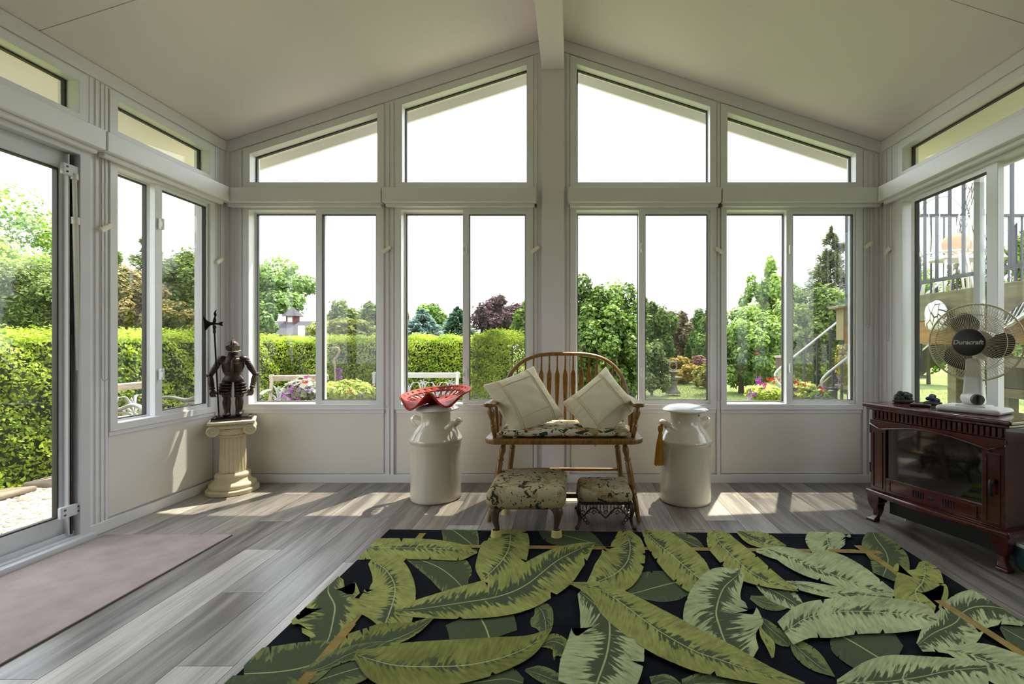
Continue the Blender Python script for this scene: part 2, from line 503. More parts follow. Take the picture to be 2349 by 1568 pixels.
# ------------------------------------------------------------------ room shell
XL, XR, XM, ZR, SL = -2.475, 2.219, -0.135, 3.19, 0.3205
YB = -4.3                                   # house wall behind the viewer
def zc(x): return ZR - SL * abs(x - XM)     # ceiling height
def Tb(u, v, z): return (u, v, z)
def Tl(u, v, z): return (XL - v, u, z)
def Tr(u, v, z): return (XR + v, -u, z)

def structure(o): o['kind'] = 'structure'; return o

# floor of separate vinyl planks
fl = MB().box(XL - .1, XR + .1, YB, .1, -.12, -.006).build('floor', mat('plank_joint_dark', '#2b2926', .9)); structure(fl)
PW, PL = .179, 1.22
tones = ['#b9b4aa', '#a49f97', '#8d8882', '#736e69', '#605b57', '#504b47', '#aba294', '#857c70', '#c4bfb5', '#686159', '#57524e', '#989187']
plank_src = {}
col_i = 0
x = XL + .004
while x < XR - .01:
    w = min(PW, XR - .003 - x)
    y = 0.0 - .004
    off = (col_i * .37 + rng.uniform(-.12, .12)) % 1.0 * PL
    first = max(.25, off)
    while y > YB + .02:
        l = first if y > -.01 else PL
        l = min(l, y - YB - .005)
        if l < .03: break
        k = (round(w, 3), round(l, 3))
        if k not in plank_src:
            o = MB().box(-w / 2 + .0009, w / 2 - .0009, -l + .0016, 0, -.0055, 0).build('plank', PLANK, fl, local=True)
            plank_src[k] = o
        else:
            o = plank_src[k].copy(); COL.objects.link(o)
        o.location = (x + w / 2 - fl.location.x, y - fl.location.y, -fl.location.z)
        o.color = lin(rng.choice(tones))
        y -= l
        first = PL
    x += PW
    col_i += 1

# vertical posts and kneewalls
POSTS_B = [(XL, -2.352), (-1.345, -1.262), (-.275, -.012), (1.035, 1.065), (2.078, XR)]
Z0, Z1, ZT0, ZT1 = .522, 1.99, 1.985, 2.105
wb = MB()
wb.box(XL, XR, .012, .10, 0, Z0)
wb.box(XL, XR, .0, .10, ZT0, ZT1)
for a, b in POSTS_B:
    wb.box(a, b, 0, .10, Z0, ZT0)
    wb.prism([(a, ZT1), (b, ZT1), (b, zc(b) - .03), (XM, ZR - .03), (a, zc(a) - .03)] if a < XM < b else [(a, ZT1), (b, ZT1), (b, zc(b) - .03), (a, zc(a) - .03)], 0, .10)
hd = .135
wb.prism([(XL, zc(XL) - hd), (XM, ZR - hd), (XM, ZR), (XL, zc(XL))], .004, .10)
wb.prism([(XM, ZR - hd), (XR, zc(XR) - hd), (XR, zc(XR)), (XM, ZR)], .004, .10)
wall_back = structure(wb.build('wall_back', VINYL))
# covers over the joints of the framing channels
def strips(wall, T, us, z0, z1s, w=.022):
    for u, z1 in zip(us, z1s):
        MB(T).box(u - w / 2, u + w / 2, -.006, .002, z0, z1).build('channel_cover', VINYL2, wall, bevel=.0015)
us = [XL + .045, XL + .10, -1.318, -1.288, -.262, -.028, 1.05, 2.098, 2.14, 2.18]
strips(wall_back, Tb, us, .03, [zc(u) - .10 for u in us])
for u in (XL + .008, XR - .008):
    MB().box(u - .008, u + .008, -.016, .0, .0, zc(u) - .01).build('corner_trim', VINYL, wall_back)
# kneewall panels with embossed skin, chair rail line
for a, b in ((-2.352, -1.345), (-1.262, -.275), (-.012, 1.035), (1.065, 2.078)):
    MB().box(a + .006, b - .006, .004, .013, .065, .497).build('panel', PANEL, wall_back, bevel=.002)
    MB().box(a + .002, b - .002, -.004, .012, .497, .521).build('rail', VINYL, wall_back, bevel=.002)
# ridge post
structure(MB().box(-.213, -.055, -.034, .0, .0, 2.94).build('trim_1', VINYL, bevel=.003)).name = 'trim_1'
# ridge beam
structure(MB().box(-.2135, -.0555, YB + .002, -.0005, 2.94, ZR - .02).build('trim_2', CEIL, bevel=.003))
# sloping head trims under the ceiling on the back wall
t3 = MB()
for a, b in ((XL, XM), (XM, XR)):
    t3.prism([(a, zc(a) - .085), (b, zc(b) - .085), (b, zc(b) - .002), (a, zc(a) - .002)], -.012, .003)
structure(t3.build('trim_3', VINYL))

# left and right walls
def side_wall(name, T, spans, x_in, post_w):
    wm = MB(T)
    top = zc(x_in)
    lo, hi = (YB, 0) if T is Tl else (0, -YB)
    edges = sorted([lo] + [e for s in spans for e in s[:2]] + [hi])
    for i in range(0, len(edges), 2):
        wm.box(edges[i], edges[i + 1], 0, .10, 0, top)
    for a, b, k in spans:
        wm.box(a, b, 0, .10, ZT0, ZT1)
        wm.box(a, b, 0, .10, top - .10, top)
        if k == 'w': wm.box(a, b, .012, .10, 0, Z0)
    w = structure(wm.build(name, VINYL))
    for a, b, k in spans:
        if k == 'w':
            MB(T).box(a + .006, b - .006, .004, .013, .065, .497).build('panel', PANEL, w, bevel=.002)
            MB(T).box(a + .002, b - .002, -.004, .012, .497, .521).build('rail', VINYL, w, bevel=.002)
    return w
SP_L = [(-2.83, -.955, 'd'), (-.847, -.12, 'w')]
SP_R = [(.176, 1.56, 'w'), (1.68, 3.06, 'w')]
wall_left = side_wall('wall_left', Tl, SP_L, XL, .1)
wall_right = side_wall('wall_right', Tr, SP_R, XR, .1)
strips(wall_left, Tl, [-.105, -.06, -.86, -.882, -.91, -.94], .03, [2.36] * 6, .014)
strips(wall_right, Tr, [.05, .10, .16], .03, [2.36] * 3, .02)
for k, (T, a, b, xin) in enumerate(((Tl, YB, -.002, XL), (Tr, .002, -YB, XR))):
    structure(MB(T).box(a, b, -.010, .0, zc(xin) - .075, zc(xin) - .002).build('trim_%d' % (4 + k), VINYL, bevel=.002))
structure(MB().box(XL - .1, XR + .1, YB - .1, YB, 0, 2.44).prism([(XL - .1, 2.44), (XR + .1, 2.44), (XM, ZR)], YB - .1, YB).build('wall_house', mat('house_brick', '#6d5b4e', .85, var=('#54463c', 8))))
# baseboards
bb = MB()
for a, b in ((XL, -.2135), (-.055, XR)): bb.box(a, b, -.013, .0, 0, .058)
structure(bb.build('baseboard_back', VINYL2, bevel=.002))
structure(MB(Tl).box(-.955, -.013, -.013, 0, 0, .058).box(-4.29, -2.83, -.013, 0, 0, .058).build('baseboard_left', VINYL2, bevel=.002))
structure(MB(Tr).box(.013, 4.29, -.013, 0, 0, .058).build('baseboard_right', VINYL2, bevel=.002))

# ceiling of insulated panels laid across the slope, dark seam behind the joints
ce = MB()
for a, b in ((XL - .1, XM), (XM, XR + .1)):
    v = []
    ce.prism([(a, zc(a) + .012), (b, zc(b) + .012), (b, zc(b) + .10), (a, zc(a) + .10)], YB, .1)
ceiling = structure(ce.build('ceiling', SEAM))
ys = [.0, -1.17, -2.37, -3.57, YB]
for i in range(4):
    for a, b in ((XL, XM), (XM, XR)):
        MB().prism([(a, zc(a)), (b, zc(b)), (b, zc(b) + .012), (a, zc(a) + .012)], ys[i] - .002, ys[i + 1] + .002).build('panel', CEIL, ceiling)

# roof overhang outside: soffit and fascia, gable end and both eaves
OV = .374
EL, ER = XL - .10 - .42, XR + .10 + .42
def zo(x): return zc(x) + .004
ro = MB()
for a, b in ((EL, XM), (XM, ER)):
    ro.prism([(a, zo(a) + .10), (b, zo(b) + .10), (b, zo(b) + .17), (a, zo(a) + .17)], YB, OV)
roof = structure(tag(ro.build('roof', ROOF), 'sunroom roof slab with cream soffit and white fascia seen past the upper windows', 'roof'))
for a, b in ((EL, XM), (XM, ER)):
    MB().prism([(a, zo(a)), (b, zo(b)), (b, zo(b) + .1), (a, zo(a) + .1)], .10, OV - .02).build('soffit', SOFFIT, roof)
    MB().prism([(a, zo(a) - .07), (b, zo(b) - .07), (b, zo(b) + .17), (a, zo(a) + .17)], OV - .02, OV).build('fascia', VINYL, roof)
for a, b in ((EL + .02, XL - .10), (XR + .10, ER - .02)):
    MB().prism([(a, zo(a)), (b, zo(b)), (b, zo(b) + .1), (a, zo(a) + .1)], YB, .10).build('soffit', SOFFIT, roof)
for a in (EL, ER - .02):
    zz = min(zo(a), zo(a + .02))
    MB().box(a, a + .02, YB, OV, zz - .05, zz + .15).build('fascia', VINYL, roof)

# ------------------------------------------------------------------ windows
wcount = [0]
def latch(T, u, z, parent, du=1):
    MB(T).box(u - .010, u + .010, -.026, .0, z - .034, z + .034).build('latch', VINYL2, parent, bevel=.006, seg=3)
    MB(T).box(u - .013, u - .004, -.034, -.02, z - .018, z + .012).build('latch_lever', PLASTIC, parent, bevel=.003)

def window_root(T, u, z):
    wcount[0] += 1
    w = empty('window_%d' % wcount[0], T(u, 0, z)); structure(w)
    return w

def slider(T, u0, u1, um, latches=(), z0=Z0, z1=Z1, fw=.042, slide='r'):
    """slider window: fixed light outside, sliding sash inside with an insect screen behind it"""
    w = window_root(T, (u0 + u1) / 2, z0)
    MB(T).frame(u0, u1, z0, z1, fw, -.012, .10, wb=.040).build('frame', VINYL2, w, bevel=.002)
    iu0, iu1, iz0, iz1 = u0 + fw, u1 - fw, z0 + .040, z1 - fw
    if slide == 'r': f0, f1, s0, s1 = iu0, um + .02, um - .018, iu1
    else: f0, f1, s0, s1 = um - .02, iu1, iu0, um + .018
    MB(T).frame(f0, f1, iz0, iz1, .010, .058, .085, wr=.035).build('fixed_sash', VINYL2, w, bevel=.001)
    MB(T).frame(f0 + .010, f1 - .035, iz0 + .010, iz1 - .010, .005, .060, .083).build('gasket', GASKET, w)
    MB(T).box(f0 + .012, f1 - .037, .069, .073, iz0 + .012, iz1 - .012).build('glass_pane', GLASS, w)
    MB(T).frame(s0, s1, iz0, iz1, .046, .004, .036, wt=.026, wb=.026, wr=.018).build('sliding_sash', VINYL2, w, bevel=.0015)
    MB(T).frame(s0 + .046, s1 - .018, iz0 + .026, iz1 - .026, .004, .008, .032).build('gasket', GASKET, w)
    MB(T).box(s0 + .048, s1 - .020, .018, .022, iz0 + .028, iz1 - .028).build('glass_pane', GLASS, w)
    MB(T).box(s0 + .05, s1 - .001, .0885, .0895, iz0, iz1).build('insect_screen', SCREEN, w)
    for z in latches: latch(T, s0 + .022, z, w)
    return w

def upper(T, pts, fw=.045):
    """fixed top light, pts counter-clockwise (u,z)"""
    w = window_root(T, sum(p[0] for p in pts) / len(pts), min(p[1] for p in pts))
    def inset(d):
        n = len(pts); out = []
        for i in range(n):
            p0, p1, p2 = Vector(pts[i - 1]), Vector(pts[i]), Vector(pts[(i + 1) % n])
            e1 = (p1 - p0).normalized(); e2 = (p2 - p1).normalized()
            n1 = Vector((-e1.y, e1.x)); n2 = Vector((-e2.y, e2.x))
            k = (n1 + n2); k = k / (1 + n1.dot(n2))
            out.append(tuple(p1 + k * d))
        return out
    MB(T).ring(pts, inset(fw), -.010, .10).build('frame', VINYL2, w, bevel=.002)
    MB(T).ring(inset(fw), inset(fw + .008), .055, .075).build('gasket', GASKET, w)
    MB(T).prism(inset(fw + .006), .062, .066).build('glass_pane', GLASS, w)
    return w

BK = [(-2.352, -1.345, -1.822), (-1.262, -.275, -.766), (-.012, 1.035, .498), (1.065, 2.078, 1.558)]
for i, (a, b, mI) in enumerate(BK):
    slider(Tb, a, b, mI, latches=[(), (1.668, .78), (1.68, .79), (1.665, .82)][i])
for a, b, mI in BK:
    upper(Tb, [(a, ZT1 - .005), (b, ZT1 - .005), (b, zc(b) - .092), (a, zc(a) - .092)], .048)
slider(Tl, -.847, -.12, -.545, latches=(1.71, .81))
upper(Tl, [(-.847, ZT1 - .005), (-.12, ZT1 - .005), (-.12, zc(XL) - .085), (-.847, zc(XL) - .085)], .045)
upper(Tl, [(-2.83, ZT1 - .005), (-.955, ZT1 - .005), (-.955, zc(XL) - .085), (-2.83, zc(XL) - .085)], .045)
# right wall: the inner sash is slid a little way along
def right_window(u0, u1, s0, s1, um):
    w = window_root(Tr, (u0 + u1) / 2, Z0)
    MB(Tr).frame(u0, u1, Z0, Z1, .045, -.012, .10).build('frame', VINYL2, w, bevel=.002)
    a, b, z0, z1 = u0 + .045, u1 - .045, Z0 + .045, Z1 - .045
    for f0, f1 in ((a, um), (um, b)):
        MB(Tr).frame(f0, f1, z0, z1, .006 if f0 == a else .034, .056, .085, wt=.012, wb=.012).build('fixed_sash', VINYL2, w, bevel=.001)
        MB(Tr).box(f0 + .004, f1 - .03, .069, .073, z0 + .01, z1 - .01).build('glass_pane', GLASS, w)
    MB(Tr).frame(s0, s1, z0, z1, .028, .004, .038, wt=.030, wb=.030, wr=.066).build('sliding_sash', VINYL2, w, bevel=.0015)
    MB(Tr).frame(s0 + .028, s1 - .066, z0 + .030, z1 - .030, .006, .008, .034).build('gasket', GASKET, w)
    MB(Tr).box(s0 + .03, s1 - .068, .019, .023, z0 + .03, z1 - .03).build('glass_pane', GLASS, w)
    return w
right_window(.176, 1.56, .285, .90, .70)
right_window(1.68, 3.06, 1.74, 2.40, 2.36)
for a, b, _ in SP_R:
    upper(Tr, [(a, ZT1 - .005), (b, ZT1 - .005), (b, zc(XR) - .085), (a, zc(XR) - .085)], .045)

# ------------------------------------------------------------------ sliding patio door on the left
d = structure(empty('door_1', (XL, -1.9, 0)))
MB(Tl).frame(-2.83, -.955, .0, ZT0, .05, -.02, .10, wb=.04).build('frame', ALU, d, bevel=.002)
MB(Tl).box(-2.83, -.955, -.055, -.02, .0, .032).build('threshold', ALU, d, bevel=.003)
MB(Tl).box(-2.78, -1.005, .012, .018, .04, .062).build('track', ALU, d)
MB(Tl).frame(-2.02, -1.005, .045, ZT0 - .05, .085, .030, .062, wb=.095, wt=.085, wr=.050).build('door_leaf', ALU, d, bevel=.003)
MB(Tl).frame(-1.935, -1.055, .14, ZT0 - .135, .007, .034, .058).build('gasket', GASKET, d)
MB(Tl).box(-1.931, -1.059, .044, .048, .144, ZT0 - .139).build('glass_pane', GLASS, d)
MB(Tl).frame(-2.78, -1.93, .045, ZT0 - .05, .085, .066, .095, wb=.095).build('door_leaf', ALU, d, bevel=.003)
MB(Tl).box(-2.69, -2.02, .078, .082, .142, ZT0 - .137).build('glass_pane', GLASS, d)
for u in (-1.02, -1.035, -.99):
    MB(Tl).box(u - .004, u + .004, .005, .03, .05, ZT0 - .06).build('jamb_channel', GASKET if u == -1.02 else ALU, d)
# telescoping security bar hung on the jamb, with its two brackets
bar = tag(empty('security_bar', Tl(-1.012, -.01, .83)), 'white telescoping metal bar standing upright on the patio door jamb', 'bar')
p0, p1 = Vector(Tl(-.998, -.004, .86)), Vector(Tl(-1.018, -.004, 1.84))
def lerp(t): return p0 + (p1 - p0) * t
MB().tube([lerp(0), lerp(.76)], .0125, 12).build('outer_tube', PLASTIC, bar, smooth='auto')
MB().tube([lerp(.74), lerp(.775)], .017, 12).build('collar', PLASTIC, bar, smooth='auto')
MB().tube([lerp(.77), lerp(.99)], .0095, 12).build('inner_tube', PLASTIC, bar, smooth='auto')
MB().tube([lerp(.965), lerp(.995)], .015, 12).build('end_cap', PLASTIC, bar, smooth='auto')
for z, u0, u1 in ((1.845, -1.075, -.985), (.17, -1.085, -.99)):
    br = MB(Tl).box(u0, u1, -.012, .006, z - .028, z + .028).build('bracket', ALU, bar, bevel=.004)
    for uu in (u0 + .018, u1 - .016):
        for zz in (-.012, .012):
            MB(Tl).box(uu - .004, uu + .004, -.0145, -.011, z + zz - .004, z + zz + .004).build('screw', SEAM, br)

# ------------------------------------------------------------------ roller blinds
CLIP = mat('ivory_clip', '#f4efdc', .35)
def blind(T, u0, u1, label, chain_u, z_end, tog_z, tilt=1, side=1, loop_w=.035):
    r = thing('roller_blind', label, 'blind', T((u0 + u1) / 2, -.04, 1.97), 0, None)
    MB(T).box(u0, u1, -.082, -.002, 1.985, 2.088).build('cassette', VINYL2, r, bevel=.004, seg=3)
    MB(T).box(u0 + .012, u1 - .012, -.052, -.020, 1.962, 1.986).build('hem_bar', VINYL, r, bevel=.005, seg=3)
    if chain_u is not None:
        za = 1.985
        pts = [(chain_u - loop_w / 2, -.022, za)] + [(chain_u - loop_w / 2 * (1 - .0 * k), -.022, za - (za - z_end) * k / 8) for k in range(1, 9)]
        for k in range(1, 6):
            a = PI * k / 6
            pts.append((chain_u - loop_w / 2 * math.cos(a), -.022, z_end - loop_w * .7 * math.sin(a)))
        pts += [(chain_u + loop_w / 2, -.022, z_end + (za - z_end) * k / 8) for k in range(0, 9)]
        MB(T).tube(pts, .0017, 5).build('bead_chain', CHAINM, r, smooth=True)
        c = Vector(T(chain_u, -.024, tog_z)); ax = Vector(T(1, 0, 0)) - Vector(T(0, 0, 0))
        dirv = (ax * .8 * tilt + Vector((0, 0, .6))).normalized(); up = dirv.cross(Vector(T(0, 1, 0)) - Vector(T(0, 0, 0)))
        MB().obox(c, dirv * .034, (Vector(T(0, -1, 0)) - Vector(T(0, 0, 0))) * .009, up * .013).build('chain_clip', CLIP, r, bevel=.006, seg=3)
        MB(T).box(chain_u - .012, chain_u + .012, -.04, -.012, 1.965, 1.985).build('chain_wheel', SEAM, r, bevel=.003)
    return r
blind(Tb, XL + .03, -1.338, 'white roller blind casing over the first back window, beside the knight', -1.318, .56, 1.665, 1, 1, .026)
blind(Tb, -1.33, -.252, 'white roller blind casing over the back window left of the ridge post', -.262, .56, 1.665, 1, 1, .026)
blind(Tb, -.027, 1.046, 'white roller blind casing over the back window right of the ridge post', 1.05, .60, 1.655, -1, 1, .026)
blind(Tb, 1.056, XR - .03, 'white roller blind casing over the last back window, nearest the stove', 2.11, 1.12, 1.695, 1, 1, .022)
blind(Tl, -.93, -.085, 'white roller blind casing over the small left wall window', -.098, .60, 1.57, 1, 1, .022)
blind(Tl, -2.83, -.938, 'white roller blind casing over the sliding patio door', -.885, .82, 1.60, 1, 1, .034)
blind(Tr, .085, 1.60, 'white roller blind casing over the right wall window, above the fan', .10, 1.03, 1.64, 1, 1, .02)
# ------------------------------------------------------------------ rug and mat
RZ = .009
def rug_corner(px, py): return G(px, py, RZ)
ra = Vector(rug_corner(893, 1213)); rb = Vector(rug_corner(2022, 1224.5))
ru = (rb - ra).normalized(); rv = Vector((ru.y, -ru.x))      # along the far edge, and towards the viewer
RW, RL = (rb - ra).length, 1.72
rug = thing('area_rug', 'large black tufted rug covered in green banana leaves, in the middle of the floor', 'rug', (ra.x, ra.y, 0))
def rp(a, b, z=0): p = ra + ru * a + rv * b; return (p.x, p.y, z)
rbm = MB()
q = [rp(0, 0), rp(RW, 0), rp(RW, RL), rp(0, RL)]
rbm.add([(*p[:2], 0.0) for p in q] + [(*p[:2], RZ) for p in q], [(0, 1, 2, 3), (7, 6, 5, 4), (0, 4, 5, 1), (1, 5, 6, 2), (2, 6, 7, 3), (3, 7, 4, 0)])
rbm.build('pile', RUGBASE, rug, bevel=.003)
LIGHT, OLIVE, PALE, MID, DARK = '#868a50', '#737741', '#98a07a', '#666e47', '#4a5540'
leaf_n = [0]
def clip(p):
    d = Vector((p[0], p[1])) - ra
    a = min(max(d.dot(ru), 0.0), RW); b = min(max(d.dot(rv), 0.0), RL)
    return rp(a, b)
def rug_leaf(st, col, dark=.0, notch=.4):
    """st: stations (x, y, half-width towards the left of travel, half-width to the right) along the midrib"""
    leaf_n[0] += 1
    z = RZ + .0006 + .00022 * leaf_n[0]
    n = 92
    C = spl(st, n)
    vs, uvs, fs = [], [], []
    acc = 0.0; prev = None
    r2 = random.Random(leaf_n[0])
    jag = [[1.0] * n, [1.0] * n]
    for sgn in (0, 1):
        i = 9
        while i < n - 9:
            if r2.random() < notch:
                d = r2.uniform(.62, .88); jag[sgn][i] = d
            else:
                jag[sgn][i] = r2.uniform(.97, 1.015)
            i += r2.randint(5, 14)
    cols = 7
    for i in range(n):
        c = C[i]
        t = C[min(i + 1, n - 1)] - C[max(i - 1, 0)]
        l = math.hypot(t[0], t[1]) or 1
        nx, ny = t[1] / l, -t[0] / l
        g = G(c[0], c[1], z)
        if prev: acc += math.hypot(g[0] - prev[0], g[1] - prev[1])
        prev = g
        for k in range(cols):
            f = -1 + 2 * k / (cols - 1)
            w = max(c[2], .5) if f > 0 else max(c[3], .5)
            w *= jag[0][i] if f > 0 else jag[1][i]
            p = G(c[0] + nx * w * f, c[1] + ny * w * f, z)
            vs.append((*clip(p)[:2], z)); uvs.append((acc, f))
    for i in range(n - 1):
        for k in range(cols - 1):
            fs.append((i * cols + k, i * cols + k + 1, (i + 1) * cols + k + 1, (i + 1) * cols + k))
    me = bpy.data.meshes.new('leaf')
    org = wloc(rug)
    me.from_pydata([(a - org.x, b - org.y, c) for a, b, c in vs], [], fs)
    # drop the slivers left by the rug's edge, turn everything face up
    bm = bmesh.new(); bm.from_mesh(me)
    ul = bm.loops.layers.uv.new('UVMap')
    for f in bm.faces:
        for lp in f.loops: lp[ul].uv = uvs[lp.vert.index]
    bmesh.ops.delete(bm, geom=[f for f in bm.faces if f.calc_area() < 1e-8], context='FACES')
    for f in bm.faces:
        if f.normal.z < 0: f.normal_flip()
    bm.to_mesh(me); bm.free()
    me.materials.append(RUGLEAF)
    o = bpy.data.objects.new('leaf', me); COL.objects.link(o); o.parent = rug
    c = lin(col); o.color = (c[0], c[1], c[2], dark)
    return o
def strip(x0, y0, x1, y1, hw=.017):
    leaf_n[0] += 1
    z = RZ + .0006 + .00022 * leaf_n[0]
    p, q = Vector(G(x0, y0, z)), Vector(G(x1, y1, z))
    t = (q - p).normalized(); s_ = Vector((-t.y, t.x)) * hw
    v = [clip(w) for w in (p + s_, q + s_, q - s_, p - s_)]
    MB().add([(w[0], w[1], z) for w in v], [(0, 1, 2, 3)]).build('border_stripe', RUGTAN, rug)
R_ = rug_leaf
# underneath first, topmost last
R_([(1020, 1205, 15, 15), (1040, 1216, 35, 40), (1065, 1234, 40, 40), (1090, 1254, 15, 20), (1097, 1258, 1, 1)], MID, .75)
R_([(1235, 1208, 5, 5), (1260, 1217, 12, 25), (1310, 1231, 20, 25), (1350, 1242, 22, 8), (1388, 1256, 1, 1)], DARK, .95)
R_([(1520, 1216, 3, 3), (1550, 1230, 14, 14), (1590, 1248, 16, 14), (1618, 1260, 2, 2)], MID, .8)
R_([(930, 1276, 5, 5), (960, 1282, 25, 20), (1007, 1301, 45, 35), (1040, 1325, 50, 40), (1060, 1345, 30, 30), (1075, 1352, 2, 2)], MID, .9)
R_([(1400, 1362, 3, 3), (1450, 1361, 40, 8), (1505, 1346, 38, 35), (1558, 1334, 22, 40), (1595, 1340, 8, 20), (1600, 1345, 1, 1)], DARK, .9)
R_([(1095, 1400, 70, 80), (1101, 1413, 72, 82), (1115, 1440, 70, 92), (1124, 1466, 66, 96)], DARK, 1.0, .1)
R_([(1240, 1480, 3, 3), (1270, 1470, 18, 25), (1300, 1485, 12, 40), (1310, 1510, 3, 5)], OLIVE, .5)
R_([(1228, 1386, 3, 3), (1243, 1400, 22, 26), (1250, 1420, 20, 34), (1252, 1440, 14, 30), (1248, 1456, 2, 5)], MID, .4)
R_([(1205, 1536, 3, 3), (1235, 1545, 20, 14), (1275, 1560, 18, 16), (1300, 1568, 3, 3)], MID, .5)
R_([(1060, 1568, 20, 20), (1110, 1562, 20, 30), (1160, 1556, 30, 40), (1200, 1565, 10, 20)], DARK, .8)
R_([(1722, 1368, 3, 6), (1755, 1380, 14, 16), (1790, 1386, 10, 14), (1815, 1390, 1, 1)], MID, .3)
R_([(1728, 1332, 2, 2), (1770, 1352, 18, 22), (1810, 1374, 22, 20), (1838, 1394, 10, 10)], PALE, .55)
R_([(1740, 1415, 4, 4), (1765, 1440, 14, 20), (1800, 1470, 14, 14), (1810, 1482, 1, 1)], MID, .5)
R_([(1905, 1445, 5, 5), (1927, 1456, 60, 40), (1970, 1480, 65, 50), (2011, 1505, 70, 45), (2050, 1525, 50, 30)], DARK, .85)
R_([(1812, 1462, 3, 3), (1835, 1490, 22, 18), (1870, 1520, 24, 18), (1915, 1551, 1, 1)], MID, .3)
R_([(2295, 1436, 5, 5), (2330, 1456, 25, 25), (2390, 1490, 35, 35), (2440, 1520, 20, 20)], DARK, .8)
R_([(760, 1420, 5, 5), (752, 1440, 20, 50), (740, 1470, 10, 60), (720, 1490, 3, 3)], DARK, .9)
R_([(690, 1575, 5, 5), (760, 1550, 30, 30), (830, 1530, 25, 30), (870, 1528, 3, 3)], MID, .6)
R_([(1495, 1570, 20, 20), (1530, 1560, 14, 14), (1560, 1572, 6, 6)], MID, .5)
R_([(1565, 1572, 15, 10), (1620, 1566, 26, 20), (1690, 1572, 20, 20), (1760, 1590, 5, 5)], MID, .55)
strip(970, 1222, 688, 1572); strip(900, 1250, 1967, 1263)
R_([(820, 1257, 22, 26), (860, 1256, 22, 26), (930, 1256, 22, 26), (1000, 1257, 20, 26), (1060, 1260, 12, 24), (1095, 1266, 1, 2)], LIGHT, .1)
R_([(1168, 1205, 10, 15), (1171, 1225, 40, 45), (1167, 1258, 46, 55), (1148, 1289, 55, 60), (1115, 1322, 20, 35), (1105, 1332, 2, 2)], LIGHT, .05)
R_([(770, 1318, 20, 26), (752, 1351, 62, 66), (768, 1388, 62, 95), (765, 1420, 40, 98), (756, 1460, 18, 88), (745, 1480, 5, 60)], LIGHT, .62, .3)
R_([(850, 1284, 5, 10), (885, 1306, 40, 48), (905, 1340, 45, 66), (903, 1375, 50, 72), (886, 1425, 52, 74), (878, 1442, 5, 5)], LIGHT, .06)
R_([(560, 1545, 55, 40), (640, 1540, 60, 40), (704, 1528, 58, 40), (760, 1505, 40, 20), (790, 1490, 3, 3)], MID, .75, .2)
R_([(500, 1590, 40, 30), (590, 1585, 38, 40), (660, 1572, 20, 40)], DARK, .8, .2)
R_([(735, 1517, 3, 3), (790, 1498, 36, 20), (850, 1480, 42, 22), (892, 1470, 44, 14), (950, 1446, 22, 10), (1000, 1411, 1, 1)], OLIVE, .5)
strip(806, 1430, 688, 1572)
R_([(690, 1540, 2, 2), (740, 1530, 22, 6), (800, 1500, 18, 14), (860, 1478, 8, 10), (885, 1472, 1, 1)], MID, .6)
R_([(905, 1400, 5, 8), (960, 1396, 22, 20), (1050, 1383, 36, 36), (1143, 1367, 46, 46), (1206, 1341, 48, 55), (1275, 1287, 30, 62), (1330, 1258, 14, 34), (1366, 1244, 1, 1)], LIGHT, .42, .35)
R_([(815, 1500, 12, 10), (860, 1514, 30, 45), (915, 1526, 52, 52), (1000, 1528, 60, 46), (1077, 1524, 60, 38), (1150, 1508, 50, 30), (1213, 1482, 28, 22), (1264, 1443, 2, 2)], OLIVE, .05, .3)
R_([(1432, 1212, 5, 15), (1440, 1232, 20, 40), (1446, 1254, 32, 58), (1439, 1287, 40, 62), (1415, 1313, 45, 60), (1380, 1330, 28, 40), (1345, 1342, 3, 3)], LIGHT, .12)
R_([(1475, 1212, 5, 5), (1500, 1238, 35, 22), (1544, 1275, 42, 38), (1591, 1315, 40, 42), (1620, 1337, 22, 30), (1642, 1354, 2, 2)], LIGHT, .08)
R_([(1690, 1216, 4, 4), (1720, 1232, 16, 14), (1760, 1246, 22, 12), (1803, 1252, 2, 2)], LIGHT, .3)
R_([(1735, 1262, 4, 4), (1780, 1268, 15, 14), (1830, 1278, 18, 14), (1862, 1290, 2, 2)], PALE, .05)
R_([(1895, 1214, 30, 40), (1897, 1232, 40, 50), (1902, 1252, 55, 40), (1915, 1268, 30, 20)], PALE, .0)
R_([(2000, 1215, 12, 15), (2010, 1235, 25, 38), (2030, 1262, 32, 40), (2037, 1284, 48, 42), (2032, 1305, 52, 36), (2025, 1322, 25, 25)], MID, .55)
strip(1966, 1250, 2072, 1322); strip(1900, 1262, 2022, 1266)
R_([(1760, 1258, 3, 3), (1800, 1272, 12, 20), (1850, 1294, 30, 25), (1900, 1314, 50, 22), (1960, 1336, 44, 20), (2010, 1353, 27, 16), (2062, 1364, 2, 2)], PALE, .0, .3)
R_([(1803, 1336, 5, 5), (1850, 1345, 12, 12), (1917, 1360, 16, 12), (1985, 1365, 14, 12), (2048, 1370, 2, 2)], PALE, .15)
R_([(1634, 1210, 5, 10), (1645, 1235, 28, 26), (1662, 1256, 32, 30), (1709, 1301, 38, 30), (1760, 1332, 28, 14), (1831, 1355, 1, 1)], LIGHT, .06)
R_([(2116, 1286, 3, 8), (2122, 1305, 32, 35), (2117, 1334, 52, 75), (2100, 1356, 76, 50), (2110, 1380, 58, 48), (2135, 1400, 20, 24), (2142, 1406, 1, 1)], LIGHT, .03)
R_([(2105, 1478, 5, 20), (2140, 1452, 30, 52), (2190, 1428, 48, 66), (2211, 1402, 44, 60), (2245, 1390, 38, 55), (2300, 1395, 24, 40), (2352, 1422, 5, 15)], PALE, .45, .3)
strip(2152, 1376, 2400, 1534)
R_([(2170, 1490, 5, 5), (2230, 1502, 30, 28), (2290, 1525, 40, 42), (2360, 1555, 40, 42), (2420, 1580, 20, 20)], PALE, .05)
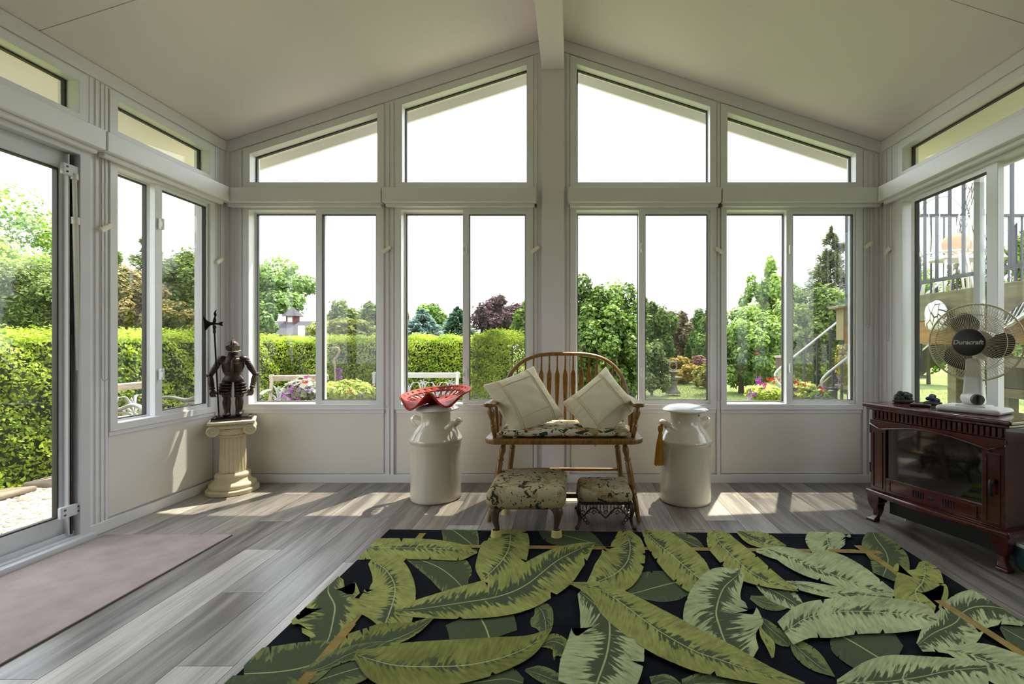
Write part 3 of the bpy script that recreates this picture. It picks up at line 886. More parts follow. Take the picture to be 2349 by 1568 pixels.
R_([(1330, 1356, 8, 8), (1365, 1385, 20, 50), (1394, 1418, 34, 82), (1399, 1449, 72, 90), (1392, 1500, 87, 96), (1375, 1550, 87, 96), (1360, 1590, 80, 85)], PALE, .34, .25)
R_([(1800, 1450, 30, 34), (1847, 1418, 35, 48), (1906, 1404, 32, 58), (1976, 1401, 36, 52), (2058, 1407, 34, 44), (2120, 1414, 28, 28), (2150, 1420, 4, 10)], PALE, .05, .35)
R_([(1920, 1566, 8, 20), (1985, 1564, 47, 20), (2040, 1562, 60, 20), (2110, 1552, 50, 36), (2180, 1537, 30, 46), (2265, 1530, 10, 48)], PALE, .2, .2)
R_([(1698, 1306, 3, 8), (1690, 1320, 20, 25), (1659, 1350, 55, 58), (1643, 1400, 84, 74), (1650, 1435, 98, 76), (1665, 1475, 98, 40), (1690, 1505, 86, 14), (1720, 1522, 42, 2)], PALE, .36, .3)
R_([(1742, 1434, 1, 1), (1750, 1455, 8, 6), (1762, 1480, 16, 5), (1772, 1508, 4, 2)], LIGHT, .0, 0)
R_([(1304, 1336, 1, 1), (1340, 1342, 8, 14), (1380, 1352, 14, 36), (1427, 1383, 30, 52), (1509, 1444, 47, 52), (1591, 1491, 50, 44), (1650, 1512, 44, 38), (1756, 1547, 22, 22), (1846, 1566, 1, 1)], LIGHT, .08, .3)

dm = thing('door_mat', 'flat mauve-grey carpet runner lying along the patio door', 'mat', (-2.1, -1.9, 0))
MB().box(-2.416, -1.757, -3.0, -.925, 0, .0075).build('carpet_pile', MATCARPET, dm, bevel=.002)
MB().box(-2.418, -1.755, -3.002, -.923, 0, .0045).build('backing', MATEDGE, dm)

# ------------------------------------------------------------------ milk cans
def milk_can(name, label, loc, rz, chips=False):
    r = thing(name, label, 'milk can', loc, rz, 'enamelled milk cans')
    body = [(.0, .0), (.150, .0), (.157, .004), (.161, .014), (.159, .028), (.1585, .12), (.1585, .30), (.1575, .340), (.159, .345), (.1575, .350), (.158, .362), (.165, .370), (.169, .378), (.169, .385), (.164, .393), (.156, .402), (.143, .428), (.126, .450), (.109, .470), (.098, .486), (.0935, .505), (.0935, .548), (.098, .556), (.106, .560), (.106, .566), (.09, .566), (.0, .560)]
    MB().lathe(body, 56, loc).build('can_body', CERAMIC, r, smooth='auto', local=False)
    MB().lathe([(.0, .5665), (.10, .5665), (.134, .568), (.1425, .572), (.1435, .577), (.138, .584), (.118, .596), (.09, .604), (.05, .609), (.0, .610)], 56, loc).build('lid', CERAMIC_LID, r, smooth='auto')
    for s in (-1, 1):
        pts = []
        for k in range(15):
            ph = -.52 + 1.04 * k / 14; q = math.cos(ph / .52 * PI / 2)
            rr_ = .108 + .066 * q ** .8
            pts.append((loc[0] + s * rr_ * math.cos(ph), loc[1] + rr_ * math.sin(ph) * 1.05, loc[2] + .452 + .058 * q ** .9))
        MB().tube(pts, [.011 + .006 * math.sin(PI * k / 14) for k in range(15)], 10, flat=.42).build('handle', CERAMIC, r, smooth='auto')
    if chips:
        for a, z, rr, q in ((-1.05, .581, .137, .006), (-.95, .5765, .1415, .007), (-1.1, .545, .0925, .007)):
            MB().ball((loc[0] + rr * math.cos(a), loc[1] + rr * math.sin(a), z), q, q, q * .6, 8).build('chip', DARKCHIP, r)
    return r
can1 = milk_can('milk_can', 'cream enamelled milk can left of the bench, carrying the red tractor seat', (-.880, -.3225, 0), .0)
can1.rotation_euler.z = 0
can2 = milk_can('milk_can', 'cream enamelled milk can right of the bench, with a domed white lid', (.722, -.367, 0), 0, True)
for c, a in ((can1, -.30), (can2, .35)): c.rotation_euler.z = a
# the yellow tassel on the right can's handle
tx, ty = .722 - .158, -.367 - .066
ts = thing('tassel', 'mustard yellow tassel hanging from the left handle of the right milk can', 'tassel', (tx, ty, .25))
MB().tube([(tx + .012, ty, .512), (tx + .004, ty, .502), (tx - .006, ty, .484)], [.004, .01, .008], 8).build('cord', GOLD, ts, smooth=True)
MB().lathe([(.001, .49), (.012, .485), (.017, .468), (.015, .448), (.010, .440), (.011, .432)][::-1], 14, (tx - .012, ty, 0)).build('knot', GOLD, ts, smooth='auto')
sk = MB()
for k in range(22):
    a = k * 2 * PI / 22; ca, sa = math.cos(a), math.sin(a)
    sk.tube([(tx - .012 + .008 * ca, ty + .008 * sa, .44), (tx - .018 + .018 * ca, ty + .014 * sa, .36), (tx - .022 + .026 * ca, ty + .019 * sa, .24 + rng.uniform(-.004, .004))], [.0036, .0046, .0046], 5)
sk.build('skirt', GOLD, ts)

# ------------------------------------------------------------------ red tractor seat on the left can
sx_, sy_, sz_ = -.880, -.32, .612
seat = thing('tractor_seat', 'red cast-iron tractor seat with slots, resting on the left milk can', 'tractor seat', (sx_, sy_, sz_))
NA, RR = 108, [0.0, .12, .24, .36, .46, .52, .60, .68, .76, .82, .86, .90, .94, .97, 1.0]
def seat_pt(a, r):
    # a = 0 points right, pi/2 to the back (+y), -pi/2 to the front
    ca, sa = math.cos(a), math.sin(a)
    ax = .222; ay = .175 if sa > 0 else .165
    fr = max(0.0, -sa)
    # two leg lobes either side of the pommel
    lob = 1.0 + .08 * math.exp(-((abs(ca) - .5) / .3) ** 2) * fr - .12 * math.exp(-(ca / .22) ** 2) * fr
    x, y = ax * r * ca * lob, ay * r * sa * lob
    back = max(0.0, sa)
    z = r ** 2.4 * (.046 + .036 * back - .086 * fr * math.exp(-((abs(ca) - .52) / .34) ** 2)) + .018 * ca * r
    z += .034 * fr ** 2 * math.exp(-(ca / .24) ** 2) * r ** 1.6
    z += .012 * abs(ca) * r ** 3
    return (sx_ + x, sy_ + y, sz_ + .007 + z)
sm_ = MB(); V = [seat_pt(2 * PI * k / NA, r) for r in RR for k in range(NA)]
Fc = []
nr_ = len(RR)
for i in range(nr_ - 1):
    for k in range(NA):
        a = 2 * PI * (k + .5) / NA
        l = (k + 1) % NA
        slotted = math.sin(a) > -.50
        if slotted and 5 <= i < 9 and k % 4 in (0, 1, 2) and not (i == 5 and k % 4 != 1): continue
        if slotted and i == 11 and k % 4 == 1: continue
        if slotted and 3 == i and k % 12 in (3, 4, 5, 6): continue
        Fc.append((i * NA + k, i * NA + l, (i + 1) * NA + l, (i + 1) * NA + k))
sm_.add(V, Fc)
so = sm_.build('seat_pan', REDSEAT, seat, smooth=True)
md = so.modifiers.new('solid', 'SOLIDIFY'); md.thickness = .006; md.offset = -1
MB().tube([tuple(Vector(seat_pt(2 * PI * k / NA, 1.0)) + Vector((0, 0, -.002))) for k in range(NA)], .0055, 8, closed=True).build('rolled_rim', REDSEAT, seat, smooth=True)
MB().lathe([(.0, 0), (.05, 0), (.05, .006), (.0, .006)], 24, (sx_, sy_, sz_ - .0015)).build('hub', REDSEAT, seat)

# ------------------------------------------------------------------ oak bow-back settee
BX, BF, BB = -.045, -.735, -.30          # centre, front and back of the seat
be = thing('bow_back_settee', 'golden oak bow-back settee with turned legs below the ridge post', 'bench', (BX, -.52, 0))
def ell_slab(cx, y0, y1, hw, z0, z1, rad, n=10):
    poly = []
    for (qx, qy, a0) in ((cx + hw - rad, y1 - rad, 0), (cx - hw + rad, y1 - rad, PI / 2), (cx - hw + rad, y0 + rad, PI), (cx + hw - rad, y0 + rad, 1.5 * PI)):
        for k in range(n + 1):
            a = a0 + PI / 2 * k / n
            poly.append((qx + rad * math.cos(a), qy + rad * math.sin(a)))
    m = len(poly); b = MB()
    b.add([(x, y, z0) for x, y in poly] + [(x, y, z1) for x, y in poly], [tuple(range(m)), tuple(range(2 * m - 1, m - 1, -1))] + [(i, (i + 1) % m, m + (i + 1) % m, m + i) for i in range(m)])
    return b
ell_slab(BX, BF - .02, BB + .04, .447, .432, .462, .075).build('seat', OAK, be, bevel=.008, seg=3, smooth='auto')
def turned(p, q, prof, parent, name):
    """turned spindle from p (bottom) to q: profile of (t, radius)"""
    p, q = Vector(p), Vector(q); b = MB()
    return b.tube([p + (q - p) * t for t, _ in prof], [r for _, r in prof], 14).build(name, OAK, parent, smooth='auto')
LEGP = [(0, .0115), (.04, .012), (.30, .0165), (.32, .014), (.335, .018), (.36, .018), (.375, .0145), (.40, .016), (.62, .018), (.72, .0175), (.74, .0135), (.755, .0185), (.78, .0185), (.795, .013), (.82, .014), (.87, .019), (.91, .018), (.93, .014), (1, .014)]
for s in (-1, 1):
    turned((BX + s * .419, BF + .005, 0), (BX + s * .345, BF + .085, .434), LEGP, be, 'leg')
    turned((BX + s * .375, BB - .03, 0), (BX + s * .325, BB - .055, .434), LEGP, be, 'leg')
    turned((BX + s * .402, BF + .045, .155), (BX + s * .362, BB - .035, .155), [(0, .009), (.2, .011), (.5, .017), (.8, .011), (1, .009)], be, 'stretcher')
turned((BX - .36, BB - .04, .185), (BX + .36, BB - .04, .185), [(0, .009), (.1, .011), (.5, .013), (.9, .011), (1, .009)], be, 'stretcher')
turned((BX - .40, BF + .03, .135), (BX + .40, BF + .03, .135), [(0, .009), (.1, .011), (.5, .013), (.9, .011), (1, .009)], be, 'stretcher')
# bow
def backy(z): return BB + (z - .46) * .26
bow = []
for k in range(41):
    a = PI * k / 40
    ca, sa = math.cos(a), math.sin(a)
    x = BX - math.copysign(abs(ca) ** .62, ca) * .425
    z = .46 + .465 * abs(sa) ** .70
    bow.append((x, backy(z), z))
MB().tube(bow, .0155, 10, flat=.85).build('bow', OAK, be, smooth='auto')
def bow_z(x):
    best = None
    for i in range(len(bow) - 1):
        a, b = bow[i], bow[i + 1]
        if min(a[0], b[0]) <= x <= max(a[0], b[0]) and abs(b[0] - a[0]) > 1e-6:
            z = a[2] + (b[2] - a[2]) * (x - a[0]) / (b[0] - a[0]); best = z if best is None else max(best, z)
    return best or .6
for k in range(15):
    x = BX + (k - 7) * .0535
    xt = BX + (k - 7) * .0535
    zt = bow_z(xt); zb = .458
    H = zt - zb
    prof = [(0, .0065), (.10, .0065), (.16, .009), (.24, .0065), (.36, .0115), (.50, .0145), (.68, .0165), (.72, .0150), (.78, .0065), (.86, .0055), (1, .005)]
    b = MB()
    vs, fs = [], []
    for t, hw in prof:
        z = zb + H * t
        for dx, dy in ((-hw, -.0045), (hw, -.0045), (hw, .0045), (-hw, .0045)):
            vs.append((x + dx, backy(z) + dy, z))
    for i in range(len(prof) - 1):
        for c in range(4): fs.append((i * 4 + c, i * 4 + (c + 1) % 4, i * 4 + 4 + (c + 1) % 4, i * 4 + 4 + c))
    fs += [(3, 2, 1, 0), tuple(len(vs) - 4 + c for c in range(4))]
    b.add(vs, fs).build('arrow_spindle', OAK, be, bevel=.002)
# arms
ARMP = [(0, .010), (.10, .012), (.30, .016), (.36, .013), (.39, .018), (.43, .013), (.55, .012), (.78, .021), (.86, .019), (.92, .013), (1, .012)]
for s in (-1, 1):
    xa = BX + s * .415
    MB().add(*(lambda P: ([(x, y, z) for z in (.640, .662) for x, y in P], [tuple(range(len(P) - 1, -1, -1)), tuple(range(len(P), 2 * len(P)))] + [(i, (i + 1) % len(P), len(P) + (i + 1) % len(P), len(P) + i) for i in range(len(P))]))(
        [(xa - .032, BF - .005), (xa - .022, BF - .022), (xa + .022, BF - .022), (xa + .036, BF - .002), (xa + .030, BF + .12), (xa + .022 - s * .010, BF + .30), (xa + .018 - s * .022, backy(.65) + .01), (xa - .020 - s * .022, backy(.65) + .01), (xa - .022 - s * .008, BF + .30), (xa - .028, BF + .12)])).build('arm', OAK, be, bevel=.006, seg=3)
    turned((BX + s * .392, BF + .045, .458), (xa, BF + .02, .642), ARMP, be, 'arm_post')
    turned((BX + s * .40, BF + .19, .458), (xa - s * .004, BF + .185, .642), [(0, .008), (.3, .012), (.7, .011), (1, .008)], be, 'arm_spindle')

# printed seat pad on the settee
def pad(name, mtl, parent, cx, cy, cz, hx, hy, hz, nx=44, ny=20, tufts=(), amp=.012, ex=.35, M=None, wob=0.0):
    """soft cushion: rounded slab with dimples"""
    vs, fs = [], []
    def f(a): return math.copysign(abs(a) ** 1.0, a)
    for side in (1, -1):
        for j in range(ny + 1):
            for i in range(nx + 1):
                a, b = -1 + 2 * i / nx, -1 + 2 * j / ny
                h = ((1 - abs(a) ** 6) * (1 - abs(b) ** 6)) ** ex if abs(a) < 1 and abs(b) < 1 else 0
                d = sum(math.exp(-(((a - p) * hx) ** 2 + ((b - q) * hy) ** 2) / (2 * .022 ** 2)) for p, q in tufts)
                w = wob * math.sin(a * 23 + b * 3) * (1 - h * .6) if wob else 0
                z = side * (hz * h - amp * d * h) if side > 0 else -hz * h * .6
                ka = 1 - .02 * (1 - b * b)
                vs.append((cx + a * hx * ka + w * .3, cy + b * hy * (1 - .02 * (1 - a * a)) + w, cz + z + w * .3))
    n1 = (nx + 1) * (ny + 1)
    for s in (0, 1):
        for j in range(ny):
            for i in range(nx):
                q = s * n1 + j * (nx + 1) + i
                fs.append((q, q + 1, q + nx + 2, q + nx + 1))
    bmx = MB()
    if M: vs = [M @ Vector(v) for v in vs]
    bmx.add(vs, fs)
    o = bmx.build(name, mtl, parent, smooth=True)
    bm = bmesh.new(); bm.from_mesh(o.data); bmesh.ops.remove_doubles(bm, verts=bm.verts, dist=.0004)
    bmesh.ops.recalc_face_normals(bm, faces=bm.faces); bm.to_mesh(o.data); bm.free()
    o.data.polygons.foreach_set('use_smooth', [True] * len(o.data.polygons))
    return o
tf = [(-.75 + .5 * i, q) for i in range(4) for q in (-.4, .4)]
sp_ = pad('seat_pad', PRINT2, None, BX + .0, -.535, .483, .382, .195, .030, tufts=tf, wob=.006)
tag(sp_, 'long tufted seat pad with map-like print lying on the settee', 'cushion')

def pillow(label, C, U, Vv, H, seed):
    """pillow: centre, full width vector, full height vector, half thickness; patchwork bands as raised seams"""
    C, U, Vv = Vector(C), Vector(U), Vector(Vv)
    N_ = U.cross(Vv).normalized()
    if N_.y > 0: N_ = -N_                       # faces the viewer
    r = thing('throw_pillow', label, 'pillow', C - Vector((0, 0, .15)))
    rr = random.Random(seed)
    ph = [rr.uniform(0, 6) for _ in range(4)]
    def P(a, b, side, lift=0):
        h = max(0.0, (1 - abs(a) ** 2.6) * (1 - abs(b) ** 2.6)) ** .62 * H
        wr = .0035 * math.sin(9 * a + ph[0] + 3 * b) * math.sin(7 * b + ph[1]) + .004 * math.exp(-((abs(a) - .8) / .15) ** 2) * math.sin(26 * b + ph[2]) * (1 - abs(b) ** 4)
        aa = a * (1 - .075 * (1 - b * b)); bb = b * (1 - .075 * (1 - a * a))
        sag = -.012 * (1 - abs(a)) * (1 if b < 0 else .3)
        return C + U * .5 * aa + Vv * .5 * bb + N_ * (side * (h + lift) + wr * (h / H + .15)) + Vector((0, 0, sag * 0))
    n = 36
    vs = [P(-1 + 2 * i / n, -1 + 2 * j / n, s) for s in (1, -1) for j in range(n + 1) for i in range(n + 1)]
    n1 = (n + 1) ** 2
    fs = [(s * n1 + j * (n + 1) + i, s * n1 + j * (n + 1) + i + 1, s * n1 + (j + 1) * (n + 1) + i + 1, s * n1 + (j + 1) * (n + 1) + i) for s in (0, 1) for j in range(n) for i in range(n)]
    o = MB().add(vs, fs).build('cover', CREAM, r, smooth=True)
    bm = bmesh.new(); bm.from_mesh(o.data); bmesh.ops.remove_doubles(bm, verts=bm.verts, dist=.0012)
    bmesh.ops.recalc_face_normals(bm, faces=bm.faces); bm.to_mesh(o.data); bm.free()
    o.data.polygons.foreach_set('use_smooth', [True] * len(o.data.polygons))
    for q in (-.62, .62):
        MB().tube([P(q, -.96 + 1.92 * k / 30, 1, .0005) for k in range(31)], .0042, 6).build('braid', CREAM2, r, smooth=True)
        MB().tube([P(q * .88, -.96 + 1.92 * k / 30, 1, .0002) for k in range(31)], .0022, 6).build('braid', CREAM2, r, smooth=True)
        MB().tube([P(-.62 + 1.24 * k / 24, q, 1, .0005) for k in range(25)], .0036, 6).build('braid', CREAM2, r, smooth=True)
    return r
pillow('cream cotton pillow with braided square, leaning on the left of the settee', (-.283, -.575, .655), (.29, .16, .105), (-.200, .115, .295), .088, 3)
pillow('cream cotton pillow balanced on its corner at the right end of the settee', (.172, -.555, .628), (.275, .10, .215), (-.195, .15, .232), .090, 8)

# ------------------------------------------------------------------ footstools
f1 = thing('footstool', 'larger footstool with map print top and cups under its legs', 'footstool', (-.235, -.785, 0), 0)
b = MB().box(-.437, -.030, -1.005, -.575, .152, .262)
b.build('cushion_top', PRINT, f1, bevel=.045, seg=6, smooth=True)
for x, y, onrug in ((-.385, -.962, 1), (-.078, -.962, 1), (-.385, -.615, 0), (-.078, -.615, 0)):
    z0 = RZ + .004 if onrug else 0.0
    sx = -1 if x < -.2 else 1; sy = -1 if y < -.8 else 1
    MB().tube([(x - sx * .015, y - sy * .015, .170), (x + sx * .008, y + sy * .008, .140), (x + sx * .004, y + sy * .004, .095), (x - sx * .004, y - sy * .004, .055), (x, y, z0 + .012)], [.030, .026, .017, .012, .013], 12).build('leg', WOODDK, f1, smooth=True)
    MB().lathe([(.0, 0), (.028, 0), (.0245, .034), (.019, .034), (.018, .012), (0, .012)], 20, (x, y, z0)).build('caster_cup', mat('pale_yellow_cup', '#cfc27e', .5) if 'pale_yellow_cup' not in bpy.data.materials else bpy.data.materials['pale_yellow_cup'], f1, smooth='auto')
f2 = thing('footstool', 'smaller footstool with map print top on an ornate black iron frame', 'footstool', (.18, -.70, 0), 0)
MB().box(.032, .328, -.845, -.555, .135, .205).build('cushion_top', PRINT, f2, bevel=.030, seg=5, smooth=True)
fx0, fx1, fy0, fy1 = .04, .32, -.838, -.562
apr = MB()
for (p, q) in (((fx0, fy0), (fx1, fy0)), ((fx1, fy0), (fx1, fy1)), ((fx1, fy1), (fx0, fy1)), ((fx0, fy1), (fx0, fy0))):
    apr.beam((*p, .136), (*q, .136), .008, .010)
apr.build('top_rail', BRONZE, f2)
def iron_side(p, q):
    p, q = Vector((*p, 0)), Vector((*q, 0)); d = q - p; b = MB()
    n = 15
    for k in range(n + 1):                      # short spindles with drops
        t = k / n; c = p + d * t
        b.tube([c + Vector((0, 0, .134)), c + Vector((0, 0, .100))], .0022, 5)
        b.ball(c + Vector((0, 0, .117)), .004, n=6)
    low = [p + d * (.04 + .92 * k / 30) + Vector((0, 0, .072 + .030 * abs(math.sin(2 * PI * k / 30)) - .012 * math.cos(4 * PI * k / 30))) for k in range(31)]
    b.tube(low, .0045, 6)
    for k in range(9):                          # scrolls between the rail and the edge
        c = p + d * ((k + .5) / 9) + Vector((0, 0, .088)); e_ = d.normalized(); R0 = .011 if k % 2 else .014
        b.tube([c + e_ * math.cos(a) * R0 * (1 - .09 * i) + Vector((0, 0, math.sin(a) * R0 * (1 - .09 * i))) for i, a in enumerate([.7 * j for j in range(10)])], .0028, 5)
    for s_, e_ in ((p, d.normalized()), (q, -d.normalized())):
        for k in range(3):
            c = s_ + e_ * (.020 + .012 * k) + Vector((0, 0, .066 - .016 * k)); R0 = .012 - .002 * k
            b.tube([c + e_ * math.cos(a) * R0 + Vector((0, 0, math.sin(a) * R0)) for a in [.8 * j for j in range(9)]], .0028, 5)
    b.build('scroll_apron', BRONZE, f2, smooth=True)
iron_side((fx0, fy0), (fx1, fy0)); iron_side((fx1, fy0), (fx1, fy1)); iron_side((fx1, fy1), (fx0, fy1)); iron_side((fx0, fy1), (fx0, fy0))
for x, y in ((fx0, fy0), (fx1, fy0), (fx0, fy1), (fx1, fy1)):
    sx = -1 if x < .18 else 1; sy = -1 if y < -.7 else 1
    MB().tube([(x, y, .140), (x + sx * .004, y + sy * .004, .10), (x - sx * .004, y - sy * .004, .055), (x + sx * .004, y + sy * .004, .022), (x + sx * .012, y + sy * .012, .012), (x + sx * .018, y + sy * .018, .013)], [.011, .013, .009, .008, .012, .010], 10).build('leg', BRONZE, f2, smooth=True)

# ------------------------------------------------------------------ pedestal
PX, PY = -2.290, -.19
ped = thing('column_pedestal', 'cream plaster ionic column pedestal in the back left corner', 'pedestal', (PX, PY, 0))
MB().lathe([(0, 0), (.146, 0), (.150, .004), (.150, .026), (.145, .031), (.132, .033), (.128, .034), (.134, .044), (.133, .058), (.124, .068), (.112, .071), (.104, .080), (.098, .096), (.096, .104), (.100, .107), (.101, .120), (.094, .130), (.082, .134), (0, .134)], 48, (PX, PY, 0)).build('base', STONE, ped, smooth='auto')
def flute(a, z): return 1 - .055 * max(0, math.cos(20 * a)) ** .7
MB().lathe([(.0775, .132), (.0765, .15), (.0745, .25), (.0725, .355), (.0725, .385)], 160, (PX, PY, 0), mod=flute).build('fluted_shaft', STONE, ped, smooth=True)
MB().lathe([(.073, .372), (.079, .378), (.079, .384), (.074, .388), (.085, .402), (.10, .418), (.10, .43)], 40, (PX, PY, 0)).build('necking', STONE, ped, smooth='auto')
ang = math.radians(32)
ax_ = Vector((math.cos(ang), math.sin(ang), 0)); ay_ = Vector((-math.sin(ang), math.cos(ang), 0))
cc = Vector((PX, PY, 0))
MB().obox(cc + Vector((0, 0, .4755)), ax_ * .128, ay_ * .128, Vector((0, 0, .0085))).build('abacus', STONE, ped, bevel=.004, seg=3)
MB().obox(cc + Vector((0, 0, .463)), ax_ * .117, ay_ * .117, Vector((0, 0, .006))).build('egg_moulding', mat('aged_plaster', '#9b8b62', .9, var=('#cdbf98', 60)), ped)
for s in (-1, 1):
    c = cc + ax_ * (s * .098) + Vector((0, 0, .425))
    b = MB()
    pr = [(-.118, .034), (-.112, .036), (-.09, .036), (-.075, .034), (-.03, .027), (-.012, .026), (-.010, .031), (.010, .031), (.012, .026), (.03, .027), (.075, .034), (.09, .036), (.112, .036), (.118, .034)]
    b.tube([c + ay_ * t for t, _ in pr], [r for _, r in pr], 22)
    b.build('volute_bolster', STONE, ped, smooth='auto')
    for e_ in (-1, 1):                          # spiral relief on each end
        q = c + ay_ * (e_ * .119)
        MB().tube([q + ax_ * (s * math.cos(t) * .031 * (1 - t / 16)) + Vector((0, 0, math.sin(t) * .031 * (1 - t / 16))) for t in [.42 * j for j in range(34)]], .0045, 6).ball(q, .009, n=10).build('volute_spiral', STONE, ped, smooth=True)
MB().obox(cc + Vector((0, 0, .446)), ax_ * .098, ay_ * .110, Vector((0, 0, .012))).build('echinus', STONE, ped, bevel=.006)

# ------------------------------------------------------------------ knight in armour
kz = .4841
kn = thing('knight_statue', 'dark metal suit of armour figurine holding a halberd on the column pedestal', 'statue', (PX, PY, kz), math.radians(30))
def kb(shape, name, m=BRONZE, smooth='auto', **k): return shape.build(name, m, kn, smooth=smooth, local=True, **k)
MB().box(-.112, .112, -.078, .078, .0, .014).build('plinth', WOODDK, kn, local=True, bevel=.003)
MB().box(-.088, .088, -.058, .058, .014, .024).build('plinth_step', BRONZE_D, kn, local=True, bevel=.002)
rimb = MB()
for a, c in (((-.106, -.072), (.106, -.072)), ((.106, -.072), (.106, .072)), ((.106, .072), (-.106, .072)), ((-.106, .072), (-.106, -.072))):
    rimb.tube([(*a, .016), (*c, .016)], .005, 8)
rimb.build('plinth_moulding', BRONZE_D, kn, local=True, smooth='auto')
Z = .024
for s in (-1, 1):
    x = s * .031
    kb(MB().ball((x + s * .004, -.020, Z + .012), .020, .040, .016, 14).tube([(x, 0, Z), (x, 0, Z + .04)], [.02, .017], 12), 'sabaton')
    kb(MB().tube([(x, .002, Z + .028), (x + s * .002, .003, Z + .05), (x + s * .004, .006, Z + .09), (x + s * .002, .003, Z + .122), (x, 0, Z + .132)], [.017, .020, .0255, .021, .019], 16), 'greave')
    kb(MB().ball((x, -.006, Z + .140), .0245, .022, .019, 14).tube([(x - .022, -.004, Z + .128), (x, -.022, Z + .126), (x + .022, -.004, Z + .128)], .005, 6).tube([(x - .022, -.002, Z + .153), (x, -.020, Z + .155), (x + .022, -.002, Z + .153)], .005, 6).ball((x + s * .024, 0, Z + .14), .007, .014, .014, 10), 'knee_cop')
    kb(MB().tube([(x, 0, Z + .148), (x + s * .003, 0, Z + .18), (x + s * .004, .002, Z + .215), (x + s * .002, .002, Z + .235)], [.023, .028, .031, .029], 16), 'cuisse')
    tl = MB()
    for k in range(4):
        z0 = Z + .250 - .016 * k
        tl.ball((x + s * (.003 + .002 * k), -.006 - .002 * k, z0), .029 + .001 * k, .034, .012, 14)
    kb(tl, 'tasset')
kb(MB().lathe([(.040, .230), (.058, .240), (.060, .250), (.050, .266), (.044, .276), (.046, .279), (.056, .30), (.064, .335), (.062, .37), (.050, .392), (.030, .402), (.0, .405)], 26, (0, 0, Z - .004), sx=1.0, sy=.80), 'cuirass')
kb(MB().tube([(0, -.037, Z + .272), (0, -.056, Z + .315), (0, -.050, Z + .36), (0, -.030, Z + .392)], [.004, .011, .008, .004], 8), 'breast_ridge')
rib = MB()
for z, hw, d in ((.300, .055, .046), (.352, .060, .051)):
    rib.tube([(hw * math.sin(a), -d * math.cos(a) - .001, Z + z) for a in [(-1.3 + 2.6 * k / 14) for k in range(15)]], .0022, 6)
kb(rib, 'breast_bands', BRONZE_D)
kb(MB().lathe([(.048, .384), (.044, .396), (.030, .404), (.029, .418), (.031, .424), (.0, .424)], 20, (0, 0, Z), sy=.85), 'gorget')
hk0 = len(kn.children)
hz = Z + .458
kb(MB().lathe([(.0, -.036), (.022, -.036), (.031, -.026), (.036, -.008), (.0375, .006), (.035, .022), (.027, .038), (.014, .047), (.0, .050)], 24, (0, 0, hz), sx=.95, sy=1.12), 'helmet')
comb = [(0, .040 * math.cos(a) * 1.0, hz + .050 * math.sin(a)) for a in [PI * (.10 + .86 * k / 20) for k in range(21)]]
kb(MB().tube(comb, [.004 + .006 * math.sin(PI * k / 20) for k in range(21)], 8, flat=.45).tube([(0, .0, hz + .048), (0, .002, hz + .066)], [.007, .002], 8), 'comb_crest')
kb(MB().add([(-.035, -.008, hz + .004), (.035, -.008, hz + .004), (.020, -.036, hz + .010), (-.020, -.036, hz + .010), (0, -.056, hz - .004), (-.030, -.012, hz - .020), (.030, -.012, hz - .020), (.0, -.046, hz - .026)],
            [(0, 3, 2, 1), (3, 4, 2), (0, 5, 4, 3), (1, 2, 4, 6), (5, 7, 4), (6, 4, 7), (5, 6, 7), (0, 1, 6, 5)]), 'visor', bevel=.002)
kb(MB().tube([(-.036, -.004, hz - .022), (-.022, -.034, hz - .026), (0, -.050, hz - .028), (.022, -.034, hz - .026), (.036, -.004, hz - .022)], .003, 6), 'visor_rim', mat('worn_steel', '#9a958a', .3, metal=1))
for o_ in kn.children[hk0:]:                     # the helm is large for the figure
    for v in o_.data.vertices:
        c0 = Vector((0, 0, hz - .03)); v.co = c0 + (v.co - c0) * 1.2
for s in (-1, 1):
    sh = Vector((s * .072, .002, Z + .372)); el = Vector((s * .124, .008, Z + .275)); ha = Vector((s * .106, -.036, Z + .170))
    pl = MB()
    pl.ball((s * .058, 0, Z + .378), .034, .036, .028, 16)
    for k in range(4):
        c = sh + (el - sh) * (.02 + .13 * k)
        pl.ball(c, .030 - .0025 * k, .030 - .0025 * k, .015, 14, Matrix.Rotation(s * .5, 3, 'Y'))
    kb(pl, 'pauldron')
    kb(MB().tube([sh + (el - sh) * t for t in (.35, .6, .82, .95)], [.019, .0195, .017, .016], 14), 'rerebrace')
    kb(MB().ball(el, .018, .019, .017, 14).ball(el + Vector((s * .015, .004, 0)), .007, .014, .014, 10), 'elbow_cop')
    kb(MB().tube([el + (ha - el) * t for t in (.10, .3, .55, .8)], [.015, .0175, .016, .0135], 14).tube([el + (ha - el) * t for t in (.76, .80, .86)], [.014, .0175, .015], 14), 'vambrace')
    gd = (ha - el).normalized()
    g = MB().ball(ha, .0135, .012, .017, 12)
    for k in range(4):
        o_ = Vector((-.012 + .008 * k, -.006, 0))
        g.tube([ha + o_ + gd * .008, ha + o_ + gd * .026 + Vector((0, -.004, 0)), ha + o_ + gd * .036 + Vector((-s * .006, -.008, 0))], [.0048, .0044, .0038], 7)
    g.tube([ha + Vector((-s * .012, -.008, .004)), ha + Vector((-s * .022, -.016, -.008)), ha + Vector((-s * .024, -.018, -.018))], [.005, .0045, .004], 7)
    kb(g, 'gauntlet')
hx, hy = -.080, -.062
hb = MB().tube([(hx + .012, hy, .016), (hx, hy, .30), (hx - .012, hy, .592)], [.0042, .0045, .005], 10)
kb(hb, 'halberd_shaft', BRONZE_D)
hx -= .012
kb(MB().lathe([(.0, .0), (.006, .0), (.009, .012), (.007, .03), (.010, .036), (.010, .05), (.006, .056), (0, .056)], 12, (hx, hy, .575)), 'halberd_socket', BRONZE_D)
